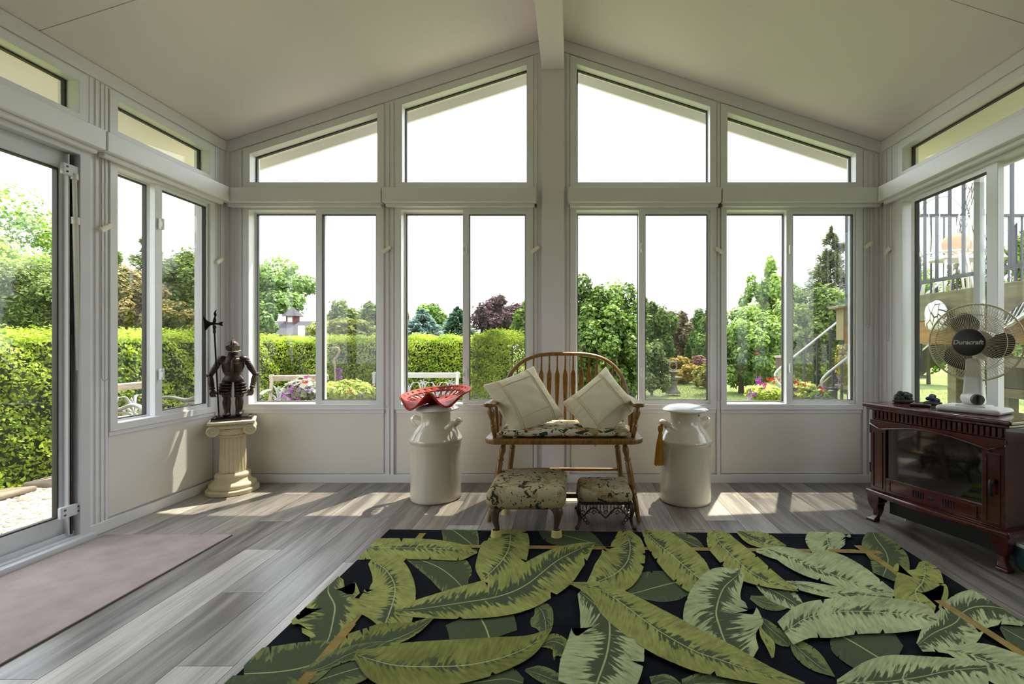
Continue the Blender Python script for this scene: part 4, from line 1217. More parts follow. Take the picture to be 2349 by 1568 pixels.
def flatshape(poly, th, name):
    m = len(poly)
    kb(MB().add([(hx + x, hy - th, z) for x, z in poly] + [(hx + x, hy + th, z) for x, z in poly], [tuple(range(m)), tuple(range(2 * m - 1, m - 1, -1))] + [(i, (i + 1) % m, m + (i + 1) % m, m + i) for i in range(m)]), name, BRONZE_D)
zb = .640
flatshape([(0, zb - .010), (-.018, zb - .010), (-.030, zb - .022), (-.042, zb - .042), (-.050, zb - .048), (-.052, zb - .02), (-.055, zb + .015), (-.060, zb + .050), (-.050, zb + .038), (-.038, zb + .020), (-.022, zb + .010), (0, zb + .010)], .003, 'axe_blade')
flatshape([(0, zb - .006), (.022, zb - .006), (.034, zb - .014), (.046, zb - .012), (.040, zb), (.046, zb + .012), (.034, zb + .014), (.022, zb + .006), (0, zb + .006)], .003, 'axe_fluke')
flatshape([(-.006, zb), (.006, zb), (.010, zb + .022), (.006, zb + .040), (.012, zb + .058), (.008, zb + .076), (.012, zb + .092), (.002, zb + .084), (-.004, zb + .066), (.0, zb + .048), (-.006, zb + .030), (-.009, zb + .014)], .003, 'spike')
# ------------------------------------------------------------------ electric stove
SVX, SVY, SVA = 1.685, -.7085, math.atan2(-.947, .321)
stv = thing('electric_stove', 'dark cherry red electric stove with glass door and curved legs by the right wall', 'stove', (SVX, SVY, 0), SVA)
def sb(shape, name, m=CHERRY, smooth=False, parent=None, **k):
    o = shape.build(name, m, parent or stv, smooth=smooth, local=True, **k)
    if parent: o.location = -Vector(parent.location)
    return o
SW, SD = .63, .33
def bowed(x0, x1, y1, z0, z1, y0, bow, n=16):
    poly = [(x0 + (x1 - x0) * k / n, y0 - bow * math.sin(PI * k / n)) for k in range(n + 1)] + [(x1, y1), (x0, y1)]
    m = len(poly)
    return MB().add([(x, y, z0) for x, y in poly] + [(x, y, z1) for x, y in poly], [tuple(range(m - 1, -1, -1)), tuple(range(m, 2 * m))] + [(i, (i + 1) % m, m + (i + 1) % m, m + i) for i in range(m)])
sb(bowed(-.032, SW + .032, SD, .638, .660, -.030, .012), 'top', bevel=.007, seg=4)
sb(bowed(-.018, SW + .018, SD, .624, .638, -.018, .010), 'top_moulding', bevel=.005, seg=3)
cav = MB().box(.012, SW - .012, .14, SD - .01, .175, .625)
cav.box(.004, .030, .012, SD - .01, .175, .625).box(SW - .030, SW - .004, .012, SD - .01, .175, .625)
cav.box(.03, SW - .03, .012, .15, .60, .625).box(.03, SW - .03, .012, .15, .175, .20)
sb(cav, 'body', bevel=.002)
for k in range(27):
    x = .010 + .61 * (k + .5) / 27
    sb(MB().box(x - .0075, x + .0075, -.006, .012, .578, .622), 'dentil', bevel=.002)
sb(MB().box(.004, SW - .004, .004, .016, .574, .625), 'frieze')
# door: stiles, arched head, panelled foot
door = tag(empty('door', (0, 0, .178), 0, stv), None)
sb(MB().box(.002, .090, -.006, .016, .178, .572), 'hinge_stile', parent=door, bevel=.003)
sb(MB().box(.540, SW - .002, -.006, .016, .178, .572), 'latch_stile', parent=door, bevel=.003)
arch = [(.002, .572), (.002, .548)]
arch += [(.06 + .51 * k / 20, .520 + .036 * math.sin(PI * k / 20)) for k in range(21)] + [(SW - .002, .548), (SW - .002, .572)]
sb(MB().add([(x, -.010, z) for x, z in arch] + [(x, .016, z) for x, z in arch], [tuple(range(len(arch))), tuple(range(2 * len(arch) - 1, len(arch) - 1, -1))] + [(i, (i + 1) % len(arch), len(arch) + (i + 1) % len(arch), len(arch) + i) for i in range(len(arch))]), 'arched_rail', parent=door, bevel=.002)
sb(MB().tube([(.0, -.010, .546)] + [(.06 + .51 * k / 20, -.012, .520 + .036 * math.sin(PI * k / 20)) for k in range(21)] + [(SW, -.010, .546)], .0055, 8), 'arch_bead', parent=door, smooth=True)
sb(MB().box(.088, .542, -.004, .016, .178, .262), 'foot_panel', parent=door, bevel=.002)
sb(MB().frame(.108, .522, .192, .250, .006, -.008, -.003), 'panel_bead', parent=door)
for c in (.235, .375):
    for k in range(5):
        sb(MB().box(c + .012 * k - .003, c + .012 * k + .003, -.007, -.003, .205, .240), 'vent_slot', BLACK, parent=door)
sb(MB().ball((.342 - .02, -.005, .222), .016, .003, .009, 12), 'badge', BLACK, parent=door, smooth=True)
for x0, x1 in ((.018, .074), (.556, .612)):
    sb(MB().frame(x0, x1, .195, .505, .005, -.010, -.005), 'stile_bead', parent=door)
sb(MB().box(.086, .544, .006, .010, .258, .556), 'glass', BLACKGLASS, parent=door)
sb(MB().tube([(.588, -.008, .385), (.588, -.026, .385), (.588, -.030, .375), (.586, -.028, .335), (.588, -.024, .322)], [.010, .009, .009, .0065, .008], 10), 'handle', BLACK, parent=door, smooth=True)
sb(MB().ball((.588, -.008, .525), .007, .006, .007, 10), 'knob', mat('brass', '#9b8144', .3, metal=1), parent=door, smooth=True)
for z in (.30, .52):
    sb(MB().box(-.004, .006, -.008, .014, z - .028, z + .028), 'hinge', BLACK, parent=door, bevel=.002)
# hearth inside, behind the glass
sb(MB().tube([(.16, .07, .285), (.44, .085, .30)], [.028, .024], 10).tube([(.20, .11, .31), (.46, .06, .335)], [.022, .026], 10), 'log', mat('charred_log', '#2a2119', .95), smooth='auto')
sb(bowed(-.022, SW + .022, SD, .150, .178, -.022, .022), 'base_rail', bevel=.009, seg=4)
sb(MB().box(.07, SW - .07, .05, SD - .04, .055, .152), 'heater_box', BLACK, bevel=.003)
for x, y in ((.022, .020), (SW - .022, .020), (.022, SD - .03), (SW - .022, SD - .03)):
    s = -1 if x < .3 else 1; t = -1 if y < .15 else 1
    b = MB()
    ringz = [(.152, .034, .0), (.112, .034, .0), (.108, .030, .002), (.085, .026, .002), (.06, .018, -.004), (.035, .015, .000), (.018, .019, .010), (.014, .024, .014), (.0, .024, .014)]
    vs = []
    for z, h, o_ in ringz:
        cx_, cy_ = x + s * o_, y + t * o_
        vs += [(cx_ - h, cy_ - h, z), (cx_ + h, cy_ - h, z), (cx_ + h, cy_ + h, z), (cx_ - h, cy_ + h, z)]
    fs = [(0, 1, 2, 3)] + [(i * 4 + c, i * 4 + (c + 1) % 4, i * 4 + 4 + (c + 1) % 4, i * 4 + 4 + c) for i in range(len(ringz) - 1) for c in range(4)] + [tuple(len(vs) - 4 + c for c in (3, 2, 1, 0))]
    sb(b.add(vs, fs), 'leg', bevel=.004)

def on_stove(u, w, z=.660):
    c, s = math.cos(SVA), math.sin(SVA)
    return Vector((SVX + u * c - w * s, SVY + u * s + w * c, z))

# ------------------------------------------------------------------ table fan
fp = on_stove(.42, .15)
fan = thing('table_fan', 'white table fan with dark blades standing on the stove', 'fan', fp, math.radians(-60))
def fb(shape, name, m=FANW, smooth='auto', parent=None, **k): return shape.build(name, m, parent or fan, smooth=smooth, local=True, **k)
fb(MB().box(-.125, .125, -.095, .085, 0, .028), 'base', bevel=.014, seg=4)
fb(MB().box(-.06, .06, -.05, .05, .026, .036), 'base_step', bevel=.006, seg=3)
fb(MB().add([(-.042, -.03, .034), (.042, -.03, .034), (.042, .03, .034), (-.042, .03, .034), (-.030, -.02, .26), (.030, -.02, .26), (.030, .028, .26), (-.030, .028, .26)], [(3, 2, 1, 0), (4, 5, 6, 7), (0, 1, 5, 4), (1, 2, 6, 5), (2, 3, 7, 6), (3, 0, 4, 7)]), 'column', bevel=.012, seg=3)
kd = Vector((.72, -.69, 0)).normalized()
kc = Vector((.005, -.035, .066))
fb(MB().tube([kc - kd * .05, kc + kd * .035], [.026, .026], 24), 'control_drum')
dl = fb(MB().tube([kc + kd * .034, kc + kd * .050], [.0265, .025], 24), 'dial', mat('grey_brown_dial', '#4b473f', .5))
fb(MB().obox(kc + kd * .053, kd * .004, kd.cross(Vector((0, 0, 1))) * .004, Vector((0, 0, .02))), 'dial_grip', FANHUB, parent=dl)
FZ = .338
fb(MB().tube([(0, .055, FZ), (0, .075, FZ), (0, .14, FZ), (0, .165, FZ)], [.058, .062, .055, .03], 24), 'motor_housing')
fb(MB().tube([(0, .10, .25), (0, .10, .30)], [.024, .03], 14), 'neck')
GR = .186
def guard(name, y_in, rin, sgn):
    b = MB(); n = 96
    for k in range(n):
        a = 2 * PI * k / n; ca, sa = math.cos(a), math.sin(a)
        pts = []
        for t in (0, .25, .5, .72, .88, .96, 1):
            r = rin + (GR - rin) * t
            y = y_in * (1 - t ** 3.2)
            pts.append((r * ca, y, FZ + r * sa))
        b.tube(pts, .00105, 4, caps=False)
    for r, y in ((rin, y_in), (rin + (GR - rin) * .62, y_in * .80)):
        b.tube([(r * math.cos(2 * PI * k / 60), y, FZ + r * math.sin(2 * PI * k / 60)) for k in range(60)], .0018, 5, closed=True)
    return fb(b, name, FANWIRE)
guard('front_guard', -.062, .062, -1)
guard('rear_guard', .052, .05, 1)
fb(MB().tube([(GR * math.cos(2 * PI * k / 72), 0, FZ + GR * math.sin(2 * PI * k / 72)) for k in range(72)], .0045, 8, closed=True), 'guard_rim', FANWIRE, smooth=True)
hub = fb(MB().tube([(0, -.056, FZ), (0, -.066, FZ), (0, -.071, FZ)], [.066, .065, .057], 40), 'hub_badge', FANHUB)
fb(MB().tube([(0, -.04, FZ), (0, .02, FZ)], [.038, .040], 24), 'blade_hub', FANBLADE)
for k in range(3):
    a0 = math.radians(100 + 120 * k)
    vs, fs = [], []
    nu, nv = 12, 6
    for i in range(nu + 1):
        for j in range(nv + 1):
            r = .034 + .118 * j / nv
            span = 1.30 * (.55 + .45 * math.sin(PI * min(1, (j + .8) / (nv + 1))))
            t = i / nu - .5
            a = a0 + span * t + .25 * j / nv
            rr = r * (1 - .10 * (2 * abs(t)) ** 3 * j / nv)
            vs.append((rr * math.cos(a), -.006 + .040 * t * (1 - .3 * j / nv), FZ + rr * math.sin(a)))
    for i in range(nu):
        for j in range(nv):
            q = i * (nv + 1) + j
            fs.append((q, q + 1, q + nv + 2, q + nv + 1))
    o = fb(MB().add(vs, fs), 'blade', FANBLADE, smooth=True)
    sm = o.modifiers.new('solid', 'SOLIDIFY'); sm.thickness = .003
cu = bpy.data.curves.new('lettering', 'FONT'); cu.body = 'Duracraft'; cu.size = .030; cu.align_x = 'CENTER'; cu.align_y = 'CENTER'; cu.extrude = .0006; cu.shear = .18
cu.materials.append(LETTER); cu.offset = .0006
_t = bpy.data.objects.new('lettering_curve', cu); COL.objects.link(_t)
_dg = bpy.context.evaluated_depsgraph_get()
_me = bpy.data.meshes.new_from_object(_t.evaluated_get(_dg)); _me.name = 'lettering'
bpy.data.objects.remove(_t)
tx_ = bpy.data.objects.new('lettering', _me); COL.objects.link(tx_); tx_.parent = hub; tx_.location = (0, -.0716, FZ); tx_.rotation_euler = (PI / 2, 0, 0)

# ------------------------------------------------------------------ small things on the stove
def rock(name, label, p, m, sc, seed):
    r = thing(name, label, 'ornament', p)
    rr = random.Random(seed)
    MB().ball((0, 0, .008 * sc), .052 * sc, .036 * sc, .012 * sc, 16).build('base', ROCKBASE, r, local=True, smooth=True)
    b = MB()
    for k in range(15):
        a = rr.uniform(0, 2 * PI); d = rr.uniform(0, .030) * sc
        rad = rr.uniform(.010, .017) * sc
        b.ball((d * math.cos(a) * 1.15, d * math.sin(a) * .8, .020 * sc + rr.uniform(.0, .030) * sc * (1.15 - d / .036 / sc * .8)), rad, rad, rad * .85, 9)
    b.build('crystal_cluster', m, r, local=True)
    return r
rock('mineral_cluster', 'grey lumpy mineral ornament at the back corner of the stove top', on_stove(.050, .185), ROCKG, 1.12, 2)
rock('mineral_cluster', 'blue lumpy mineral ornament between the grey one and the fan', on_stove(.160, .255), ROCKB, .95, 5)
rc = thing('remote_control', 'small black remote lying on the stove top before the blue ornament', 'remote', on_stove(.20, .10), SVA + .5)
MB().box(-.045, .045, -.024, .024, 0, .013).build('case', BLACK, rc, local=True, bevel=.004, seg=3)
MB().box(-.03, .03, -.014, .014, .013, .0145).build('keypad', ROCKG, rc, local=True, bevel=.001)
# teal pot at the very edge, beside the stove leg
pp = Vector((2.035, -1.30, 0))
po = thing('glazed_pot', 'teal glazed pot with a white rim on the floor beside the stove', 'pot', pp)
MB().lathe([(0, 0), (.07, 0), (.085, .02), (.098, .09), (.10, .115), (.094, .115), (.09, .09), (.0, .02)], 32, pp).build('pot_body', TEAL, po, smooth='auto')
MB().lathe([(.092, .112), (.103, .112), (.105, .120), (.100, .126), (.092, .122)], 32, pp).build('rim', CERAMIC_LID, po, smooth='auto')
# stove lead on the floor
cd = MB().tube([(*on_stove(.08, .16)[:2], .004), (*on_stove(.02, .24)[:2], .004), (*on_stove(-.02, .34)[:2], .004), (2.12, -.42, .004), (2.19, -.30, .004), (2.203, -.28, .03)], .004, 6).build('power_cord', PLASTIC, None, smooth=True)
tag(cd, 'thin white power cord on the floor behind the stove leg', 'cord')
# ------------------------------------------------------------------ outdoors: ground
GZ = -.17
LAWN = mat('lawn_turf', '#69744a', 1.0, var=('#7c8751', 1.1), bump=(90, .8), spec=.05)
GRAVEL = mat('pale_gravel', '#948b7d', .95, var=('#75695a', 40), bump=(70, 1.0))
lawn = MB().add([(-70, -25, GZ - .02), (70, -25, GZ - .02), (70, 140, GZ - .02), (-70, 140, GZ - .02)], [(0, 1, 2, 3)]).build('lawn', LAWN)
tag(lawn, 'mown green lawn spreading behind the sunroom', 'lawn', kind='structure')
gp = MB().add([(-4.55, -6, GZ), (XL - .1, -6, GZ), (XL - .1, .12, GZ), (XL - .1, .9, GZ), (-.2, .9, GZ), (-.2, 3.9, GZ), (-4.55, 3.9, GZ)], [tuple(range(7))]).build('gravel_bed', GRAVEL)
tag(gp, 'pale gravel bed between the sunroom and the hedge', 'gravel', kind='structure')

def np_mesh(name, V, F4, m, parent=None, tint=None, loc=None):
    """quads straight from numpy"""
    me = bpy.data.meshes.new(name)
    nv, nf = len(V), len(F4)
    me.vertices.add(nv); me.vertices.foreach_set('co', np.ascontiguousarray(V, dtype=np.float32).ravel())
    me.loops.add(nf * 4); me.loops.foreach_set('vertex_index', np.ascontiguousarray(F4, dtype=np.int32).ravel())
    me.polygons.add(nf)
    me.polygons.foreach_set('loop_start', np.arange(0, nf * 4, 4, dtype=np.int32))
    me.update(calc_edges=True)
    if tint is not None:
        a = me.attributes.new('tint', 'FLOAT', 'FACE'); a.data.foreach_set('value', np.ascontiguousarray(tint, dtype=np.float32))
    me.materials.append(m)
    o = bpy.data.objects.new(name, me); COL.objects.link(o)
    if parent: o.parent = parent
    if loc is not None: o.location = loc
    return o

def unit(v): return v / (np.linalg.norm(v, axis=1, keepdims=True) + 1e-9)

def leaves(name, P, N, size, aspect, m, parent=None, tint=None, along=None, var=.35):
    n = len(P)
    N = unit(N)
    if along is None: A = unit(np.cross(N, unit(nr.normal(size=(n, 3)))))
    else: A = unit(along)
    B = unit(np.cross(N, A))
    s = size * (1 + var * (nr.random(n) * 2 - 1))[:, None]
    A = A * s * .5; B = B * s * .5 * aspect
    V = np.empty((n, 4, 3)); V[:, 0] = P - A; V[:, 1] = P + B * 1 - A * .1; V[:, 2] = P + A; V[:, 3] = P - B - A * .1
    V[:, 1] += N * s * .06; V[:, 3] += N * s * .06
    F4 = np.arange(n * 4).reshape(n, 4)
    if tint is None: tint = nr.random(n)
    return np_mesh(name, V.reshape(-1, 3), F4, m, parent, tint)

# gravel stones you can see through the door
n = 9000
P = np.column_stack([nr.uniform(-4.5, -2.6, n), nr.uniform(-2.6, .6, n), np.full(n, GZ + .002)])
sc = nr.uniform(.008, .020, n)
base = np.array([(-1, -.7, 0), (.9, -.8, 0), (1, .8, 0), (-.8, .9, 0), (-.5, -.4, .7), (.5, -.4, .8), (.45, .4, .75), (-.45, .5, .7)])
fq = np.array([(4, 5, 6, 7), (0, 1, 5, 4), (1, 2, 6, 5), (2, 3, 7, 6), (3, 0, 4, 7)])
an = nr.uniform(0, 2 * PI, n); ca, sa = np.cos(an), np.sin(an)
Vb = np.empty((n, 8, 3))
Vb[:, :, 0] = P[:, None, 0] + sc[:, None] * (base[None, :, 0] * ca[:, None] - base[None, :, 1] * sa[:, None])
Vb[:, :, 1] = P[:, None, 1] + sc[:, None] * (base[None, :, 0] * sa[:, None] + base[None, :, 1] * ca[:, None])
Vb[:, :, 2] = P[:, None, 2] + sc[:, None] * base[None, :, 2] * .8
Fb = (fq[None] + (np.arange(n) * 8)[:, None, None]).reshape(-1, 4)
PEB = leaf_mat('pebble_stone', '#6f675a', '#b9b0a0', trans=0, rough=.9)
g = np_mesh('gravel', Vb.reshape(-1, 3), Fb, PEB, None, np.repeat(nr.random(n), 5))
tag(g, 'loose pale gravel stones outside the patio door', 'gravel', kind='stuff')
# grass blades in the near lawn
n = 26000
P = np.column_stack([nr.uniform(-.2, 9, n), nr.uniform(.6, 15, n), np.full(n, GZ)])
keep = ~((P[:, 0] < .2) & (P[:, 1] < 1.0)); P = P[keep]; n = len(P)
up = np.column_stack([nr.normal(0, .35, n), nr.normal(0, .35, n), np.ones(n)])
P[:, 2] += .012
o = leaves('grass', P, np.column_stack([nr.normal(size=n), nr.normal(size=n), np.zeros(n)]), .045, .2, leaf_mat('grass_blade', '#5f7a34', '#93a852', .3), None, None, along=up)
tag(o, 'short grass blades of the lawn beyond the right windows', 'grass', kind='stuff')
# edging stones at the foot of the hedge
for k, lb in enumerate(('flat tan flagstone at the hedge foot, half hidden by the door stile', 'long flat tan flagstone at the hedge foot, seen through the door glass', 'flat tan flagstone at the hedge foot, at the edge of the picture')):
    y = .60 - k * .50
    b = MB(); r = random.Random(k)
    b.obox((-4.30 + r.uniform(-.03, .03), y, GZ + .025), (.13, r.uniform(-.02, .02), r.uniform(-.015, .015)), (0, .22 + r.uniform(-.03, .02), r.uniform(-.012, .012)), (0, 0, .022))
    o = b.build('edging_stone', mat('edging_flagstone', '#85796a', .9, var=('#6c604f', 9)) if k == 0 else bpy.data.materials['edging_flagstone'], None, bevel=.015, seg=2)
    tag(o, lb, 'stone', 'flagstones edging the hedge')

# ------------------------------------------------------------------ hedge
HEDGE = leaf_mat('hedge_leaf', '#4f7014', '#b9cb42', .5)
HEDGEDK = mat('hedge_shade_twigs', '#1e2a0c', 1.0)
hg = thing('hedge', 'clipped bright green hedge running along the left and back of the garden', 'hedge', (-4.4, 1.0, GZ))
top = 1.10
def hedge_pts(n, seg):
    """points on the skin of a straight clipped run: seg=(x0,y0,x1,y1,halfwidth,height function)"""
    x0, y0, x1, y1, hw, hf = seg
    t = nr.random(n); L = math.hypot(x1 - x0, y1 - y0)
    dx, dy = (x1 - x0) / L, (y1 - y0) / L; nx, ny = -dy, dx
    H = np.array([hf(a) for a in t]) - GZ
    per = H * 2 + hw * 2
    s = nr.random(n) * per
    off = np.where(s < H, -hw, np.where(s < H + 2 * hw, s - H - hw, hw))
    z = np.where(s < H, s, np.where(s < H + 2 * hw, H, s - H - 2 * hw))
    bump = .035 * np.sin(t * L * 5.1 + z * 4) * np.sin(z * 7 + t * L * 3.3) + .03 * np.sin(t * L * 13 + z * 11)
    nrm = np.column_stack([np.where(np.abs(off) >= hw * .999, np.sign(off) * nx, 0), np.where(np.abs(off) >= hw * .999, np.sign(off) * ny, 0), (z >= H * .999) * 1.0])
    r = np.clip((z - (H - .10)) / .10, 0, 1); off = off * (1 - .22 * r ** 2 * (np.abs(off) >= hw * .99))
    dep = bump + nr.normal(0, .022, n) - .05 * nr.random(n)
    P = np.column_stack([x0 + dx * t * L + nx * off, y0 + dy * t * L + ny * off, GZ + z]) + nrm * dep[:, None]
    P[:, 2] = np.maximum(P[:, 2], GZ + .03)
    return P, nrm + nr.normal(0, .55, (n, 3)) + np.array([0, 0, .35])
runs = [(-4.95, -3.2, -4.95, 4.6, .50, lambda t: top + .012 * math.sin(t * 31)),
        (-4.95, 4.45, -1.15, 4.45, .50, lambda t: top + .012 * math.sin(t * 27)),
        (-1.45, 4.35, -.80, 4.20, .55, lambda t: 1.06 + .16 * math.sin(PI * min(1, max(0, t * .85 + .08))))]
allP, allN = [], []
for r_, n in zip(runs, (85000, 48000, 13000)):
    p, q_ = hedge_pts(n, r_); allP.append(p); allN.append(q_)
P = np.vstack(allP); N = np.vstack(allN)
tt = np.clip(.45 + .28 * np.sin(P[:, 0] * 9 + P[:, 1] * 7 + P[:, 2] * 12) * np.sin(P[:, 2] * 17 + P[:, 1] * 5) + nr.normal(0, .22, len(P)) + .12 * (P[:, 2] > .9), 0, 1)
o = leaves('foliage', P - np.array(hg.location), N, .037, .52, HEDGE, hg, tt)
o['kind'] = 'stuff'
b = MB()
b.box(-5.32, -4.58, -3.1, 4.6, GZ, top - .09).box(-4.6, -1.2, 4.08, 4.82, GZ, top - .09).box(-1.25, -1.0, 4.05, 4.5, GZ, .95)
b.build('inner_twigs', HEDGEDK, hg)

# ------------------------------------------------------------------ trees and shrubs
def crown(P_n, c, rad, blobs, br, flat=1.0, low=.0):
    """points on lumps packed in an ellipsoid crown"""
    C = []
    while len(C) < blobs:
        d = nr.normal(size=3); d /= np.linalg.norm(d)
        r = nr.random() ** .45
        p = d * r * (1 - br * .75)
        if p[2] < low: continue
        C.append(p)
    C = np.array(C); k = nr.integers(0, blobs, P_n)
    d = unit(nr.normal(size=(P_n, 3)))
    sz = br * (0.75 + .5 * nr.random(blobs))
    rr = (.62 + .50 * nr.random(P_n) ** .8 + .35 * (nr.random(P_n) < .07))[:, None]
    P = (C[k] + d * sz[k][:, None] * rr)
    N = d * .8 + nr.normal(0, .45, (P_n, 3)) + np.array([0, 0, .55])
    lum = np.clip(.40 + .22 * d[:, 2] + .18 * (nr.random(blobs)[k] - .5) * 2 + nr.normal(0, .18, P_n), 0, 1)  # lump tops get a lighter tint: light from above put into the leaf colour
    return np.array(c) + P * np.array(rad), N, lum

def trunk(b, h, r, x=0, y=0, lean=0.0, seed=1, branches=5, spread=.5):
    rr = random.Random(seed)
    pts = [(x + lean * h * t * t + rr.uniform(-.02, .02) * h * t, y + rr.uniform(-.02, .02) * h * t, h * t) for t in (0, .25, .5, .75, 1)]
    b.tube(pts, [r * 1.25, r, r * .8, r * .55, r * .2], 8)
    for k in range(branches):
        t = .3 + .6 * k / max(1, branches)
        a = rr.uniform(0, 2 * PI); l = spread * (1.05 - t * .6)
        p = (x + lean * h * t * t, y, h * t)
        b.tube([p, (p[0] + math.cos(a) * l * .5, p[1] + math.sin(a) * l * .5, p[2] + l * .35), (p[0] + math.cos(a) * l, p[1] + math.sin(a) * l, p[2] + l * .8)], [r * .45, r * .3, r * .1], 6)

LM = {}
def lm(a, b2, t=.35):
    k = (a, b2)
    if k not in LM: LM[k] = leaf_mat('leaf_%d' % len(LM), a, b2, t)
    return LM[k]

def tree(name, label, cat, px, ptop, pbot, half, Z, cols, n=9000, leaf=.12, blobs=26, br=.34, shape='round', group=None, asp=.6, depth=1.0, gz=GZ, low=-.9):
    s = F / Z
    X = (px - CX) / s; Y = Z - CAMD
    zt = CAMZ - (ptop - CY) / s; zb = max(CAMZ - (pbot - CY) / s, gz)
    R = half / s
    r = thing(name, label, cat, (X, Y, gz), 0, group)
    m = lm(*cols)
    leaf = max(leaf, Z * .0088)
    if shape == 'cone': n = int(n * 1.5)
    if shape == 'round':
        blobs = int(blobs * 1.6); br = br * .78
        c = (0, 0, (zt + zb) / 2 - gz); rad = (R * 1.04, R * depth, (zt - zb) / 2 * 1.04)
        P, N, t = crown(n, c, rad, blobs, br, low=low)
        P[:, 2] = np.maximum(P[:, 2], .02)
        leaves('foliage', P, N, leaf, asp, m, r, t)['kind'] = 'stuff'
    elif shape == 'cone':
        h = zt - zb
        lv = int(18 + h * 1.2); Ps, Ns, As, Ts = [], [], [], []
        per = n // lv
        for i in range(lv):
            f = i / (lv - 1); zz = zb + h * (.03 + .97 * f) - gz
            rad = R * (1 - f) ** .72 * (0.82 + .3 * nr.random()) + .012 * h
            nb = max(5, int(13 * (1 - f) + 4))
            az = nr.uniform(0, 2 * PI, nb)
            cnt = max(12, int(per * (1.9 - 1.75 * f)))
            k = nr.integers(0, nb, cnt)
            u = nr.random(cnt) ** .6
            a = az[k] + nr.normal(0, .16, cnt) * (1 - .3 * u)
            br_len = rad * (0.78 + .35 * nr.random(nb))[k]
            P = np.column_stack([np.cos(a) * u * br_len, np.sin(a) * u * br_len * depth, zz - u * br_len * .22 + .10 * br_len * u ** 3 + nr.normal(0, .012 * h + .06 * rad, cnt)])
            Ps.append(P); As.append(np.column_stack([np.cos(a), np.sin(a), nr.normal(.05, .35, cnt)])); Ns.append(np.column_stack([nr.normal(0, .4, cnt), nr.normal(0, .4, cnt), np.ones(cnt)]))
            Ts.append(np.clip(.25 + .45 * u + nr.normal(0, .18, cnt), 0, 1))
        P = np.vstack(Ps)
        P[:, 2] = np.maximum(P[:, 2], .02)
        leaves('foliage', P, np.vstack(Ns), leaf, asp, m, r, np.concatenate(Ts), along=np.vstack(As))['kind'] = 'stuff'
    b = MB(); trunk(b, (zt - gz) * (.80 if shape == 'round' else .97), max(.02, R * (.055 if shape == 'round' else .022)), seed=int(px), spread=R * .9, branches=6 if shape == 'round' else 0)
    b.build('trunk', BARK, r, local=True, smooth=True)
    return r

GRN = ('#33561a', '#9cc044'); DGR = ('#1c3312', '#6d9a3c'); LGR = ('#4b7720', '#bdd85a'); OLV = ('#46551f', '#a3a850')
BLU = ('#38504a', '#8fa9a0'); PUR = ('#332428', '#7d5f60'); BRN = ('#5f5238', '#a3977a'); RBR = ('#6a4a2c', '#b99a76')
YEL = ('#8a7a22', '#d9c24e'); CED = ('#2f4419', '#87994a'); PNK = ('#76504c', '#b98d84'); SPR = ('#26422e', '#6d9070')
T = tree
# left, beyond the hedge
T('maple_tree', 'tall light green maple beyond the hedge, seen through the patio door', 'tree', -55, 425, 800, 195, 12.5, LGR, 25500, 0.108, 34, .30)
T('cedar_bush', 'broad olive cedar mass behind the hedge, under the maple', 'tree', 78, 585, 810, 135, 8.0, ('#3a5222', '#93a552'), 27200, 0.072, 40, .28, asp=.4, low=-1)
T('plum_tree', 'loose red-brown and green tree behind the hedge, in the small left window', 'tree', 305, 612, 800, 66, 8.9, ('#5a6426', '#b39a66'), 13600, 0.050, 34, .26, low=-1)
T('larch_tree', 'feathery green conifer rising behind the red-brown tree', 'tree', 338, 540, 800, 92, 11.6, ('#3d5420', '#9aa85a'), 18700, 0.079, shape='cone', asp=.3)
T('juniper_tree', 'spiky pale green conifer at the left edge of the small left window', 'tree', 258, 556, 800, 62, 14, ('#3c5a24', '#93b055'), 13600, 0.079, shape='cone', asp=.3)
T('ash_tree', 'rounded green tree behind the hedge, in the right half of the left window', 'tree', 446, 568, 800, 92, 10.4, ('#45602a', '#9cb052'), 22100, 0.065, 34, .28, low=-1)
T('copper_shrub', 'rust-tinged shrub behind the hedge, just left of the knight', 'shrub', 415, 690, 800, 66, 7.9, ('#51521f', '#a89a50'), 10200, 0.050, 26, .3, low=-1)
# first back window
T('lime_tree', 'large round green tree over the grey roofed house', 'tree', 583, 592, 752, 132, 72, ('#3f5f28', '#9fbd66'), 25500, 0.230, 40, .26, low=-.8)
T('elm_tree', 'small round tree left of the grey roof, above the hedge', 'tree', 598, 690, 795, 36, 18, ('#34521f', '#87a650'), 7650, 0.187, 24, .3, low=-1)
T('sapling', 'thin pale green sapling in the first back window, left of its neighbour', 'tree', 782, 684, 790, 46, 20, ('#4c6a2c', '#a3b766'), 6460, 0.144, 22, .34)
T('sapling', 'thin pale green sapling beside the first roller blind cord', 'tree', 850, 680, 790, 36, 24, ('#4c6a2c', '#a3b766'), 5100, 0.144, 18, .34)
T('low_shrub', 'band of low olive shrubs just above the hedge, below the saplings', 'shrub', 805, 728, 790, 85, 17, OLV, 10200, 0.101, 24, .34)
